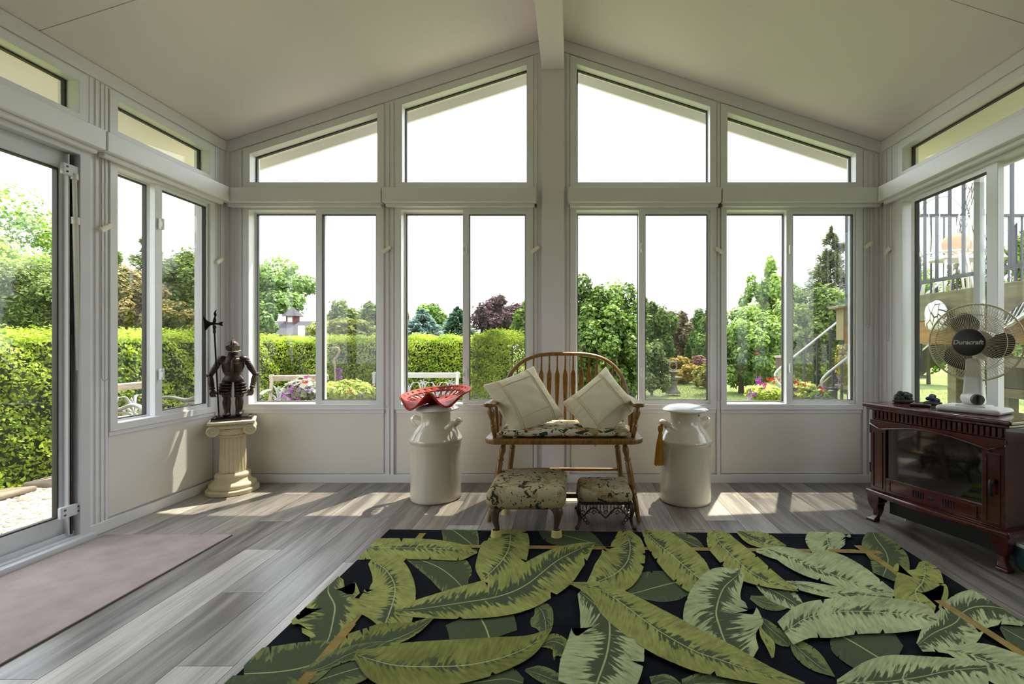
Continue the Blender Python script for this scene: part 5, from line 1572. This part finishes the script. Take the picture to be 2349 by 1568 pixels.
# second back window
T('birch_tree', 'half hidden pale birch at the left edge of the second back window', 'tree', 918, 690, 790, 20, 33, ('#52703a', '#a9bb78'), 4420, 0.173, 14, .36)
T('oak_tree', 'round green tree far behind the blue spruces', 'tree', 988, 690, 780, 40, 40, ('#4a6a2e', '#94b05c'), 8500, 0.302, 20, .36)
T('blue_spruce', 'low blue-grey spruce above the hedge, left one of a pair', 'tree', 968, 712, 790, 62, 21, BLU, 10200, 0.245, shape='cone', asp=.35)
T('blue_spruce', 'dark green-blue spruce above the hedge, behind the window stile', 'tree', 1050, 705, 790, 58, 29, SPR, 10200, 0.245, shape='cone', asp=.35)
T('copper_beech', 'purple-leaved tree above the back hedge', 'tree', 1150, 668, 800, 60, 20, ('#3a2b2f', '#96797b'), 13600, 0.122, 40, .28, low=-1)
T('young_ash', 'bright green tree between the purple tree and the ridge post', 'tree', 1214, 690, 800, 36, 15, ('#41691f', '#a2c055'), 7650, 0.115, 20, .34)
# third back window
T('viburnum', 'big dark shrub with glossy round leaves behind the settee', 'shrub', 1392, 602, 935, 104, 7.6, ('#1d3a13', '#98b554'), 34000, 0.054, 60, .22, asp=.8, low=-1)
T('far_tree', 'green tree at the end of the lawn, left of the brown one', 'tree', 1508, 685, 880, 46, 24, ('#47632a', '#8ba557'), 11050, 0.216, 26, .30)
T('far_tree', 'brownish half bare tree at the end of the lawn', 'tree', 1553, 700, 880, 44, 29, BRN, 8500, 0.187, 26, .28)
T('far_tree', 'grey-brown hazy tree at the end of the lawn, right of the brown one', 'tree', 1588, 725, 880, 34, 34, ('#666048', '#a59f80'), 5950, 0.187, 20, .30)
T('far_tree', 'green tree at the end of the lawn, beside the blind cord', 'tree', 1622, 690, 890, 40, 22, ('#35551f', '#86a850'), 10200, 0.180, 24, .32)
T('weigela', 'leafy shrub with pale spots to the left of the fountain', 'shrub', 1495, 775, 900, 46, 10.5, ('#2e4a1c', '#aec078'), 11050, 0.072, 24, .32)
T('barberry', 'yellow and orange bush behind the fountain', 'shrub', 1555, 822, 893, 48, 14, ('#8a7326', '#cdbb58'), 9350, 0.086, 24, .32)
T('dwarf_cypress', 'small dark cone shaped evergreen right of the fountain', 'shrub', 1578, 790, 870, 13, 18, DGR, 4420, 0.101, shape='cone', asp=.4)
T('smoke_bush', 'small dusky red shrub at the right of the third window', 'shrub', 1608, 815, 875, 22, 17, PNK, 4250, 0.101, 16, .36)
T('spirea', 'yellow-green shrub at the right of the lawn', 'shrub', 1618, 838, 896, 30, 12.5, ('#7d7f2c', '#c9c562'), 5950, 0.072, 18, .34)
T('poplar_row', 'dense green tree at the end of the lawn, hidden by the ridge post', 'tree', 1268, 690, 900, 60, 30, ('#3f5f28', '#8fae58'), 9000, .26, 30, .3, low=-1)
# fourth back window
T('young_linden', 'slender light green tree reaching above the others in the last window', 'tree', 1765, 588, 880, 66, 17.5, ('#486c2a', '#b2cb66'), 14450, 0.086, 46, .22, low=-1)
T('elder_bush', 'dense green bush filling the left of the last window', 'shrub', 1700, 696, 886, 104, 11, ('#35561f', '#a2bf56'), 25500, 0.072, 44, .26, low=-1)
T('elder_bush', 'dense light green bush behind the stair rails', 'shrub', 1872, 645, 890, 104, 14, ('#43662a', '#b2c860'), 25500, 0.079, 44, .26, low=-1)
T('cedar_tree', 'tall dusky cedar behind the stair rails', 'tree', 1908, 526, 830, 96, 19, ('#4a5a34', '#9dac70'), 18700, 0.158, shape='cone', asp=.3)
T('forsythia', 'yellow leaved climber beside the deck corner', 'shrub', 1945, 765, 900, 26, 6.3, ('#8d8a22', '#d8c84e'), 4420, 0.043, 18, .34)
# beyond the deck on the right
for k, (px, tp, hf, Z_, c) in enumerate(((2130, 585, 60, 13.5, GRN), (2215, 560, 50, 16.5, OLV), (2320, 535, 58, 10, ('#3d5a22', '#9db552')), (2390, 560, 60, 12.5, GRN), (2075, 600, 40, 17.5, DGR), (2470, 540, 90, 15.5, LGR))):
    T('garden_tree', ['green tree behind the deck railing, below the wire obelisk', 'olive tree behind the deck railing, beside the window stile', 'bright olive tree at the right behind the deck rail', 'green tree behind the deck, at the edge of the picture', 'dark green tree behind the deck rail, next to the wall corner', 'light green tree past the far end of the deck'][k], 'tree', px, tp, 860, hf, Z_, c, 5000, .14, 24, .3)

# ------------------------------------------------------------------ flower pots outside the windows
FLW = {'purple': mat('purple_petal', '#8e3f9c', .7), 'magenta': mat('magenta_petal', '#b0308c', .7), 'red': mat('red_petal', '#c9281c', .7), 'lilac': mat('lilac_petal', '#a98fc4', .7)}
LIME = ('#7f9a1e', '#e4e884'); GARD = ('#3f6a1c', '#a9c65a'); SILV = ('#5d6a50', '#b9b7a0')
def planter(label, px, ptop, pbot, half, Z, cols, flowers, n=1600, leaf=.05):
    s = F / Z; X = (px - CX) / s; Y = Z - CAMD
    zt = CAMZ - (ptop - CY) / s; zb = CAMZ - (pbot - CY) / s; R = half / s
    r = thing('flower_pot', label, 'plant', (X, Y, GZ))
    h = zb - GZ + .05
    MB().lathe([(0, 0), (R * .42, 0), (R * .62, h - .05), (R * .68, h - .045), (R * .68, h), (R * .60, h), (R * .55, h - .06), (0, h - .06)], 24, (0, 0, 0)).build('pot', TERRA, r, local=True, smooth='auto')
    P, N, t = crown(n, (0, 0, (zt + zb) / 2 - GZ), (R, R * .8, (zt - zb) / 2 * 1.08), 22, .36)
    leaves('foliage', P, N, leaf, .75, lm(*cols), r, t)['kind'] = 'stuff'
    for fx, fy, col, size in flowers:
        p = W(fx, fy, Z - R * .55) - Vector((X, Y, GZ))
        b = MB(); rr = random.Random(fx * 7 + fy)
        for k in range(9):
            c = p + Vector((rr.gauss(0, size), rr.gauss(0, size), rr.gauss(0, size * .8)))
            for j in range(5):
                a = j * 2 * PI / 5 + rr.random(); q = size * .62
                d1 = Vector((math.cos(a), -.5, math.sin(a))); d2 = Vector((math.cos(a + .5), -.35, math.sin(a + .5))); d0 = Vector((math.cos(a - .5), -.35, math.sin(a - .5)))
                b.add([c, c + d0 * q * .8, c + d1 * q, c + d2 * q * .8], [(0, 1, 2, 3)])
        b.build('blossom', FLW[col], r, local=True)
    return r
planter('pot of trailing purple and red flowers before the left garden bench', 688, 868, 935, 46, 4.6, SILV, [(664, 905, 'purple', .03), (680, 890, 'purple', .03), (700, 876, 'red', .018), (704, 862, 'magenta', .018), (655, 912, 'lilac', .02), (710, 892, 'lilac', .018)], 1500, .06)
planter('pot of lime and yellow coleus in the first back window', 790, 872, 935, 62, 4.7, LIME, [(804, 897, 'red', .02), (830, 905, 'lilac', .015)], 2600, .055)
planter('pot of pink tinged foliage beside the back bench, left of the blind cord', 848, 888, 935, 34, 5.0, ('#6d7a3a', '#c9c090'), [(856, 882, 'magenta', .016), (822, 876, 'lilac', .012)], 1200, .05)
planter('pot of purple petunias and red geraniums in the last back window', 1752, 882, 935, 44, 5.2, LIME, [(1742, 872, 'purple', .03), (1750, 880, 'magenta', .03), (1772, 870, 'red', .028), (1722, 898, 'purple', .025), (1732, 906, 'purple', .022), (1718, 912, 'lilac', .02)], 2600, .06)
planter('pot of lime leaves with red blooms right of the window stile', 1842, 876, 935, 42, 5.2, LIME, [(1826, 878, 'red', .022), (1846, 880, 'red', .016), (1820, 893, 'purple', .02)], 2400, .06)
planter('pot of red geraniums and pale petunias below the stair rail', 1884, 895, 935, 26, 5.0, GARD, [(1884, 890, 'red', .022), (1894, 890, 'purple', .018), (1876, 908, 'lilac', .018), (1924, 880, 'lilac', .018), (1922, 866, 'lilac', .012)], 1100, .055)
# allium stems with a shepherd's hook
al = thing('purple_flowers', 'two round purple blooms on tall stems before the hedge', 'flower', W(776, 935, 5.2))
for px, py in ((777, 850), (778, 865)):
    p = W(px, py, 5.2) - al.location; b = MB()
    rr = random.Random(py)
    for k in range(60):
        d = Vector((rr.gauss(0, 1), rr.gauss(0, 1), rr.gauss(0, 1))).normalized(); q = d.orthogonal().normalized() * .011
        b.add([p + d * .008, p + d * .03 + q, p + d * .038, p + d * .03 - q], [(0, 1, 2, 3)])
    b.build('bloom', FLW['purple'], al, local=True)
    MB().tube([(p.x, p.y, -.4), (p.x + .01, p.y, p.z * .5), tuple(p)], .004, 5).build('stem', lm(*GARD), al, local=True)
hk = thing('shepherd_hook', 'thin rusty shepherd hook standing in front of the hedge', 'hook', W(770, 935, 6.0))
pts = [W(x, y, 6.0) - hk.location for x, y in ((768, 1010), (769, 880), (768, 840), (766, 826), (772, 818), (778, 808), (776, 799), (768, 797), (762, 803))]
MB().tube(spl([tuple(p) for p in pts], 30), .014, 8).build('hook_rod', mat('rusty_rod', '#9a8a74', .7), hk, local=True, smooth=True)

# ------------------------------------------------------------------ garden benches
def garden_bench(label, loc, rz, w, wood, iron, n_motif):
    r = thing('garden_bench', label, 'bench', loc, rz, 'cast-iron and wood garden benches')
    H = .79
    MB().obox((0, .20, H - .03), (w / 2 + .02, 0, 0), (0, .014, .004), (0, -.008, .032)).build('top_rail', wood, r, local=True, bevel=.005)
    MB().obox((0, .145, .47), (w / 2 - .01, 0, 0), (0, .012, .004), (0, -.006, .024)).build('lower_rail', wood, r, local=True, bevel=.004)
    for k in range(5):
        MB().box(-w / 2 + .02, w / 2 - .02, -.30 + .085 * k, -.235 + .085 * k, .395 + .003 * abs(k - 2), .42 + .003 * abs(k - 2)).build('slat', wood, r, local=True, bevel=.004)
    for s in (-1, 1):
        x = s * (w / 2 - .012)
        MB().tube([(x, .14, 0), (x, .10, .2), (x, .11, .40), (x, .16, .60), (x, .20, H + .015)], [.020, .018, .022, .022, .024], 8, flat=.9).build('back_post', wood, r, local=True, smooth='auto')
        MB().tube([(x, -.33, 0), (x, -.26, .12), (x, -.29, .25), (x, -.26, .39)], [.02, .017, .019, .02], 8).build('front_leg', iron, r, local=True, smooth=True)
        arm = [(x, .16, .62), (x, .02, .625), (x, -.14, .60), (x, -.26, .64), (x, -.33, .625), (x, -.35, .58), (x, -.32, .55), (x, -.285, .57)]
        sc_ = [(x, -.27, .42), (x, -.32, .48), (x, -.26, .56), (x, -.12, .58)]
        MB().tube(spl(arm, 26), [.017] * 20 + [.015, .013, .012, .011, .010, .009], 8, flat=1.3).tube(spl(sc_, 14), .012, 7).build('arm', CASTG, r, local=True, smooth=True)
    b = MB()
    def bk(x, z): return (x, .135 + (z - .47) * .24, z)
    for i in range(n_motif):
        c = -w / 2 + w * (i + .5) / n_motif; q = w / n_motif
        for s in (-1, 1):
            b.tube([bk(*p) for p in spl([(c + s * .004, .48), (c + s * q * .10, .58), (c + s * q * .28, .66), (c + s * q * .48, .665)], 12)], [.006 + .014 * math.sin(PI * k / 11) for k in range(12)], 7, flat=.45)
            b.tube([bk(*p) for p in spl([(c, .49), (c + s * q * .24, .545), (c + s * q * .42, .56), (c + s * q * .46, .50)], 10)], [.005 + .010 * math.sin(PI * k / 9) for k in range(10)], 7, flat=.45)
        fz = .665 if i % 2 else .60
        for k in range(6):
            a = 2 * PI * k / 6 + .3
            b.tube([bk(c, fz), bk(c + .030 * math.cos(a), fz + .030 * math.sin(a)), bk(c + .055 * math.cos(a), fz + .055 * math.sin(a))], [.006, .012, .002], 6, flat=.5)
        b.tube([bk(c, .48), bk(c, fz)], .006, 6)
    b.build('lily_lattice', iron, r, local=True, smooth=True)
    return r
WHITEWOOD = mat('white_painted_wood', '#aeada9', .6)
garden_bench('weathered bench with pale cast-iron lily back, seen through the small left window', (-4.03, 1.00, GZ), PI / 2 + .0, .74, WEATHER, CAST, 4)
garden_bench('weathered garden seat with lily back, in the left half of the first back window', (-3.22, 2.02, GZ), .22, .60, WEATHER, CAST, 3)
garden_bench('white painted bench with lily back, behind the red tractor seat', (-2.02, 2.48, GZ), 0, 1.10, WHITEWOOD, CAST, 6)

# ------------------------------------------------------------------ fountain
fo = thing('garden_fountain', 'tiered stone fountain with a ring handle on the far lawn', 'fountain', W(1544, 902, 10.7))
b = MB().lathe([(0, 0), (.17, 0), (.17, .04), (.12, .07), (.085, .16), (.10, .25), (.12, .30), (.0, .30)], 24)
b.build('pedestal', FOUNT, fo, local=True, smooth='auto')
MB().lathe([(.0, .29), (.09, .29), (.17, .34), (.205, .37), (.21, .385), (.195, .385), (.15, .36), (0, .35)], 32, mod=lambda a, z: 1 + .04 * math.cos(10 * a)).build('lower_bowl', FOUNT, fo, local=True, smooth='auto')
MB().lathe([(.0, .34), (.05, .34), (.045, .42), (.06, .45), (.0, .45)], 20).build('stem', FOUNT, fo, local=True, smooth='auto')
MB().lathe([(.0, .44), (.06, .445), (.12, .48), (.155, .51), (.15, .52), (.10, .50), (0, .50)], 32, mod=lambda a, z: 1 + .03 * math.cos(12 * a)).build('upper_bowl', FOUNT, fo, local=True, smooth='auto')
MB().tube([(.085 * math.cos(a), 0, .63 + .10 * math.sin(a)) for a in [2 * PI * k / 28 for k in range(28)]], .016, 8, closed=True).ball((-.07, 0, .73), .028).ball((.07, 0, .73), .028).build('ring_handle', FOUNT, fo, local=True, smooth=True)

# ------------------------------------------------------------------ far buildings
hs = thing('house', 'far house with a grey roof and a small red cupola over the hedge', 'house', (-37.6, 56.7, GZ))
def hb_(m_, name, mt): return m_.build(name, mt, hs, local=True)
hb_(MB().box(-2.3, 2.6, 0, 6, 0, 2.6), 'wall', mat('grey_siding', '#77777a', .8))
ro_ = hb_(MB().add([(-2.6, -.4, 2.4), (2.9, -.4, 2.4), (2.9, 3, 4.35), (-2.6, 3, 4.35), (-2.6, 6.4, 2.4), (2.9, 6.4, 2.4)], [(0, 1, 2, 3), (3, 2, 5, 4), (0, 3, 4), (1, 5, 2)]), 'roof', ROOF)
hb_(MB().box(2.3, 3.1, -.5, -.3, 1.6, 3.6), 'gable_board', WHITEWOOD)
cu_ = hb_(MB().box(-1.0, .2, 2.3, 3.5, 4.0, 5.0), 'cupola', BARNRED)
MB().add([(-1.4, 1.9, 5.0), (.6, 1.9, 5.0), (.6, 3.9, 5.0), (-1.4, 3.9, 5.0), (-.4, 2.9, 6.3)], [(3, 2, 1, 0), (0, 1, 4), (1, 2, 4), (2, 3, 4), (3, 0, 4)]).build('cupola_roof', ROOF, cu_, local=True)
MB().box(-.7, -.1, 2.26, 2.3, 4.2, 4.85).build('cupola_louvre', WHITEWOOD, cu_, local=True)
sh_ = thing('shed', 'long low outbuilding whose grey roof shows between hedge and saplings', 'shed', (-28.6, 64, GZ))
MB().box(-4, 4, 0, 5, 0, 2.8).build('wall', bpy.data.materials['grey_siding'], sh_, local=True)
MB().add([(-4.4, -.4, 2.7), (4.4, -.4, 2.6), (4.4, 2.5, 3.6), (-4.4, 2.5, 3.9), (-4.4, 5.4, 2.7), (4.4, 5.4, 2.6)], [(0, 1, 2, 3), (3, 2, 5, 4), (0, 3, 4), (1, 5, 2)]).build('roof', ROOF, sh_, local=True)

# ------------------------------------------------------------------ raised deck with stairs on the right
DX, DY0, DY1, DZ = 3.20, -2.6, 2.05, 1.44
dk = thing('raised_deck', 'raised timber deck with dark metal railing outside the right window', 'deck', (4.9, -.3, GZ))
k = 0
y = DY0
for i in range(33):
    y = DY0 + i * .142
    if y > DY1 - .1: break
    MB().box(DX - .02, 6.6, y, y + .136, DZ - .036, DZ).build('deck_board', DECKW, dk)
MB().box(DX - .04, DX, DY0, DY1, DZ - .245, DZ - .002).build('rim_board', DECKW, dk, bevel=.004)
MB().box(DX - .036, DX + .004, DY0, DY1, DZ - .445, DZ - .249).build('rim_board', DECKO, dk, bevel=.004)
MB().box(DX, 6.6, DY1 - .04, DY1, DZ - .245, DZ - .038).build('rim_board', DECKW, dk, bevel=.004)
for yy in (-.9, .55):
    MB().box(DX + .01, DX + .10, yy, yy + .09, GZ, DZ - .25).build('support_post', DECKW, dk, bevel=.004)
for xx, yy in ((6.4, 1.9), (6.4, -2.4), (4.8, 1.9), (3.23, -2.5)):
    MB().box(xx, xx + .09, yy, yy + .09, GZ, DZ - .04).build('support_post', DECKW, dk, bevel=.004)
# corner pier with cap
MB().box(DX - .05, DX + .12, DY1 + .005, DY1 + .15, DZ - .40, DZ - .03).build('corner_block', mat('tan_block', '#a69a72', .85), dk, bevel=.004)
MB().box(DX - .12, DX + .16, DY1 - .01, DY1 + .19, DZ - .03, DZ).build('corner_cap', WEATHER, dk, bevel=.004)
# railing: long side and front
RT = 2.48
def bars(pts, z0, z1, w=.019):
    for x_, y_ in pts: MB().box(x_ - w / 2, x_ + w / 2, y_ - w / 2, y_ + w / 2, z0, z1).build('baluster', RAILD, dk)
MB().box(DX + .02, DX + .06, DY0, DY1, RT - .02, RT + .02).build('rail', RAILD, dk)
MB().box(DX + .025, DX + .055, DY0, DY1, DZ + .105, DZ + .135).build('rail', RAILD, dk)
bars([(DX + .04, DY1 - .14 * i) for i in range(1, 33)], DZ + .12, RT)
MB().box(DX + .02, 6.5, DY1 - .04, DY1 - .005, RT - .018, RT + .012).build('rail', RAILD, dk)
MB().box(DX + .02, 6.5, DY1 - .04, DY1 - .005, DZ + .105, DZ + .135).build('rail', RAILD, dk)
bars([(DX + .2 + .15 * i, DY1 - .022) for i in range(21)], DZ + .12, RT, .015)
for x_, y_ in ((DX - .005, DY1 - .02), (5.28, DY1 - .02), (DX + .04, -.65), (DX + .04, DY0 + .02)):
    MB().box(x_ - .024, x_ + .024, y_ - .024, y_ + .024, DZ, RT + .04).build('rail_post', RAILD, dk)
# stairs rising to the right in front of the deck
stp = thing('deck_stairs', 'timber stairs with pale curved handrails climbing to the raised deck', 'stairs', (4.2, 2.7, GZ))
slope = .80; X0s, zs0 = 2.94, .605
for i in range(7):
    zt_ = GZ + .20 + i * .20; xt = 3.15 + i * .25
    MB().box(xt - .02, xt + .27, 2.12, 3.32, zt_ - .04, zt_).build('tread', WEATHER if i % 2 else DECKW, stp, bevel=.004)
for yy in (2.14, 3.26):
    MB().beam((3.02, yy, GZ + .02), (4.95, yy, DZ + .02), .04, .22).build('stringer', DECKW, stp)
def handrail(y_, x_end):
    pts = [(X0s + .10, y_, zs0 - .22), (X0s + .02, y_, zs0 - .16), (X0s - .02, y_, zs0 - .06), (X0s + .01, y_, zs0), (X0s + .06, y_, zs0 + .05)]
    zz = zs0 + .05 + (x_end - X0s - .06) * slope
    MB().tube(spl(pts, 16) + [np.array((x_end, y_, zz))], .015, 8).build('handrail', RAILW, stp, smooth=True)
    x = X0s + .12
    i = 0
    while x < x_end - .05:
        zt_ = zs0 + .05 + (x - X0s - .06) * slope
        MB().box(x - .012, x + .012, y_ - .012, y_ + .012, max(GZ, zt_ - .86) if i else GZ, zt_).build('stair_baluster', RAILD, stp)
        x += .185 if i else .10; i += 1
handrail(2.10, 5.26); handrail(3.34, 5.2)
MB().box(X0s + .07, X0s + .15, 2.06, 2.14, GZ, zs0 - .12).build('newel_post', RAILD, stp, bevel=.004)
# low platform seen under the deck
lp_ = thing('garden_platform', 'low timber platform on posts in the shade under the deck', 'platform', (4.1, .2, GZ))
MB().box(3.52, 5.2, -.30, .80, .80, .88).build('platform_top', WEATHER, lp_, bevel=.004)
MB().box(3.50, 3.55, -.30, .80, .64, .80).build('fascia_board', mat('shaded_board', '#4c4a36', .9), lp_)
MB().box(3.50, 3.60, -.32, .60, .56, .635).build('support_beam', DECKW, lp_)
for yy in (.40, -.28):
    MB().box(3.51, 3.59, yy, yy + .08, GZ, .56).build('platform_post', DECKW, lp_)

# things on and about the deck
def wire_chair(label, loc, rz):
    r = thing('wire_chair', label, 'chair', loc, rz)
    def wb_(b, name): return b.build(name, WHITEWIRE, r, local=True, smooth=True)
    wb_(MB().tube([(.20 * math.cos(a), .20 * math.sin(a), .45) for a in [2 * PI * k / 28 for k in range(28)]], .010, 7, closed=True), 'seat_ring')
    g_ = MB()
    for q in range(-4, 5):
        l = math.sqrt(max(0, .2 ** 2 - (q * .042) ** 2)); g_.tube([(q * .042, -l, .45), (q * .042, l, .45)], .003, 5)
    wb_(g_, 'seat_wires')
    for a in (.8, 2.35, 3.95, 5.5):
        wb_(MB().tube([(.17 * math.cos(a), .17 * math.sin(a), .45), (.25 * math.cos(a), .25 * math.sin(a), 0)], .010, 7), 'leg')
    wb_(MB().tube(spl([(-.18, .10, .45), (-.21, .20, .70), (-.12, .25, .92), (0, .26, .97), (.12, .25, .92), (.21, .20, .70), (.18, .10, .45)], 30), .010, 7), 'backrest')
    g_ = MB()
    for q in (-.08, 0, .08): g_.tube([(q, .18, .46), (q * 1.1, .25, .93)], .004, 5)
    wb_(g_, 'back_wires')
    return r
wire_chair('white wire patio chair on the deck, left of the window stile', (3.75, 1.30, DZ + .001), 2.2)
wire_chair('white wire patio chair on the deck, right of the window stile', (4.05, .35, DZ), -1.9)
ob = thing('wire_obelisk', 'tall white wire plant obelisk standing on the deck', 'trellis', (4.38, 1.75, DZ))
b = MB()
for k in range(4):
    a = PI / 4 + k * PI / 2
    b.tube([(.20 * math.cos(a), .20 * math.sin(a), 0), (.12 * math.cos(a), .12 * math.sin(a), .9), (.015 * math.cos(a), .015 * math.sin(a), 1.5)], .008, 6)
b.build('uprights', WHITEWIRE, ob, local=True, smooth=True)
b = MB()
for z, r_ in ((.3, .175), (.62, .145), (.95, .115), (1.2, .07)):
    b.tube([(r_ * math.cos(a), r_ * math.sin(a), z) for a in [2 * PI * k / 24 for k in range(24)]], .006, 6, closed=True)
b.build('hoops', WHITEWIRE, ob, local=True, smooth=True)
b = MB()
rr = random.Random(4)
for k in range(7):
    a0 = rr.uniform(0, 6); b.tube([((.17 - .10 * t) * math.cos(a0 + 3 * t + rr.uniform(-.3, .3)), (.17 - .10 * t) * math.sin(a0 + 3 * t), .1 + 1.2 * t) for t in [j / 9 for j in range(10)]], .004, 5)
b.build('vine_stems', BARK, ob, local=True, smooth=True)
oc = thing('reflection_shape', 'orange round shape added on the deck in place of a reflection in the window glass', 'cushion', (4.05, 1.55, DZ + .46))  # added solid standing in for an orange reflection in the glass
MB().ball((0, 0, .13), .16, .06, .13, 20).build('cover', ORANGE, oc, local=True, smooth=True)
st_ = thing('plant_stand', 'low white metal plant stand holding the added orange reflection shape on the deck', 'stand', (4.05, 1.55, DZ))
MB().box(-.25, .25, -.16, .16, .43, .455).build('stand_top', WHITEWIRE, st_, local=True, bevel=.004)
for sx in (-1, 1):
    for sy in (-1, 1):
        MB().tube([(sx * .22, sy * .13, .43), (sx * .25, sy * .15, 0)], .012, 7).build('leg', WHITEWIRE, st_, local=True, smooth=True)
# two ornaments hung on the deck's side
def fish_mat():
    m, nt, b, N, L = new_mat('white_ornament_with_black_lines')
    tc = N.new('ShaderNodeTexCoord'); v = N.new('ShaderNodeTexVoronoi'); v.feature = 'DISTANCE_TO_EDGE'; v.inputs['Scale'].default_value = 11
    mp = N.new('ShaderNodeMapping'); mp.inputs['Scale'].default_value = (1, 1.7, .8); L.new(tc.outputs['Object'], mp.inputs[0])
    L.new(mp.outputs[0], v.inputs['Vector'])
    r = N.new('ShaderNodeValToRGB'); r.color_ramp.elements[0].position = .035; r.color_ramp.elements[0].color = lin('#22242c')
    r.color_ramp.elements[1].position = .06; r.color_ramp.elements[1].color = lin('#dedad0')
    L.new(v.outputs['Distance'], r.inputs['Fac']); L.new(r.outputs['Color'], b.inputs['Base Color']); b.inputs['Roughness'].default_value = .6
    return m
op = W(2158, 722, 1060 / 269)
o1 = thing('hanging_ornament', 'white domed ornament with black line pattern hung on the deck side', 'ornament', (3.155, op.y, 1.09))
b = MB()
prof = [(-.155, .0), (-.165, .10), (-.15, .19), (-.10, .255), (-.045, .285), (.0, .30), (.05, .275), (.11, .27), (.145, .23), (.155, .16), (.15, .06), (.13, .0), (.0, -.02)]
mm_ = len(prof)
b.add([(-.02, y, z) for y, z in prof] + [(-.075, y * .75, .03 + z * .82) for y, z in prof] + [(-.095, 0, .14)], [tuple(range(mm_))] + [(i, (i + 1) % mm_, mm_ + (i + 1) % mm_, mm_ + i) for i in range(mm_)] + [(mm_ + i, mm_ + (i + 1) % mm_, 2 * mm_) for i in range(mm_)])
b.build('body', fish_mat(), o1, local=True, smooth=True, sub=1)
op2 = W(2335, 728, 1060 / 325)
o2 = thing('hanging_ornament', 'navy and white striped ornament with a red band hung on the deck side', 'ornament', (3.155, op2.y, 1.18))
tl_ = .55
cA, sA = math.cos(tl_), math.sin(tl_)
NAVY = mat('navy_paint', '#1b1f2b', .6); WHT = mat('white_paint', '#d9d9d6', .6); RED = mat('red_paint', '#a83a28', .6)
def slab(a0, a1, b0, b1, m_, name, t=.03):
    P4 = [(a, c) for a, c in ((a0, b0), (a1, b0), (a1, b1), (a0, b1))]
    P4 = [(-(a * cA + c * sA), -a * sA * -1 + c * cA) for a, c in P4]
    MB().add([(-.02, y, z) for y, z in P4] + [(-.02 - t, y, z) for y, z in P4], [(0, 1, 2, 3), (7, 6, 5, 4), (0, 4, 5, 1), (1, 5, 6, 2), (2, 6, 7, 3), (3, 7, 4, 0)]).build(name, m_, o2, local=True)
for k in range(5):
    slab(-.11 + .055 * k, -.11 + .055 * k + .03, -.04, .09, NAVY, 'dark_band')
    slab(-.08 + .055 * k, -.08 + .055 * k + .025, -.04, .09, WHT, 'ladder_band', .028)
slab(-.12, .16, -.08, -.04, WHT, 'white_band')
slab(-.12, -.02, -.115, -.08, RED, 'red_band')
# bird feeder and bird house far in the last window
bf = thing('bird_feeder', 'small red bird feeder on a pole before the green bush', 'bird feeder', W(1735, 905, 10.2))
z_ = lambda py: CAMZ - (py - CY) * 10.2 / F - bf.location.z
MB().tube([(0, 0, GZ - bf.location.z), (0, 0, z_(815))], .012, 8).build('pole', RAILD, bf, local=True)
MB().lathe([(0, z_(811)), (.055, z_(811)), (.055, z_(808.5)), (.012, z_(807)), (.012, z_(801)), (.0, z_(799))], 14).build('feeder_tray', FLW['red'], bf, local=True, smooth='auto')
bh = thing('bird_house', 'dark bird house on a post beside the window stile', 'bird house', W(1787, 905, 8.5))
z2 = lambda py: CAMZ - (py - CY) * 8.5 / F - bh.location.z
MB().box(-.02, .02, -.02, .02, GZ - bh.location.z, z2(845)).build('post', CASTG, bh, local=True)
MB().box(-.045, .045, -.045, .045, z2(845), z2(820)).build('box', mat('dark_birdhouse', '#4f3f33', .8), bh, local=True)
MB().box(-.06, .06, -.06, .06, z2(820), z2(815)).build('roof', WEATHER, bh, local=True)
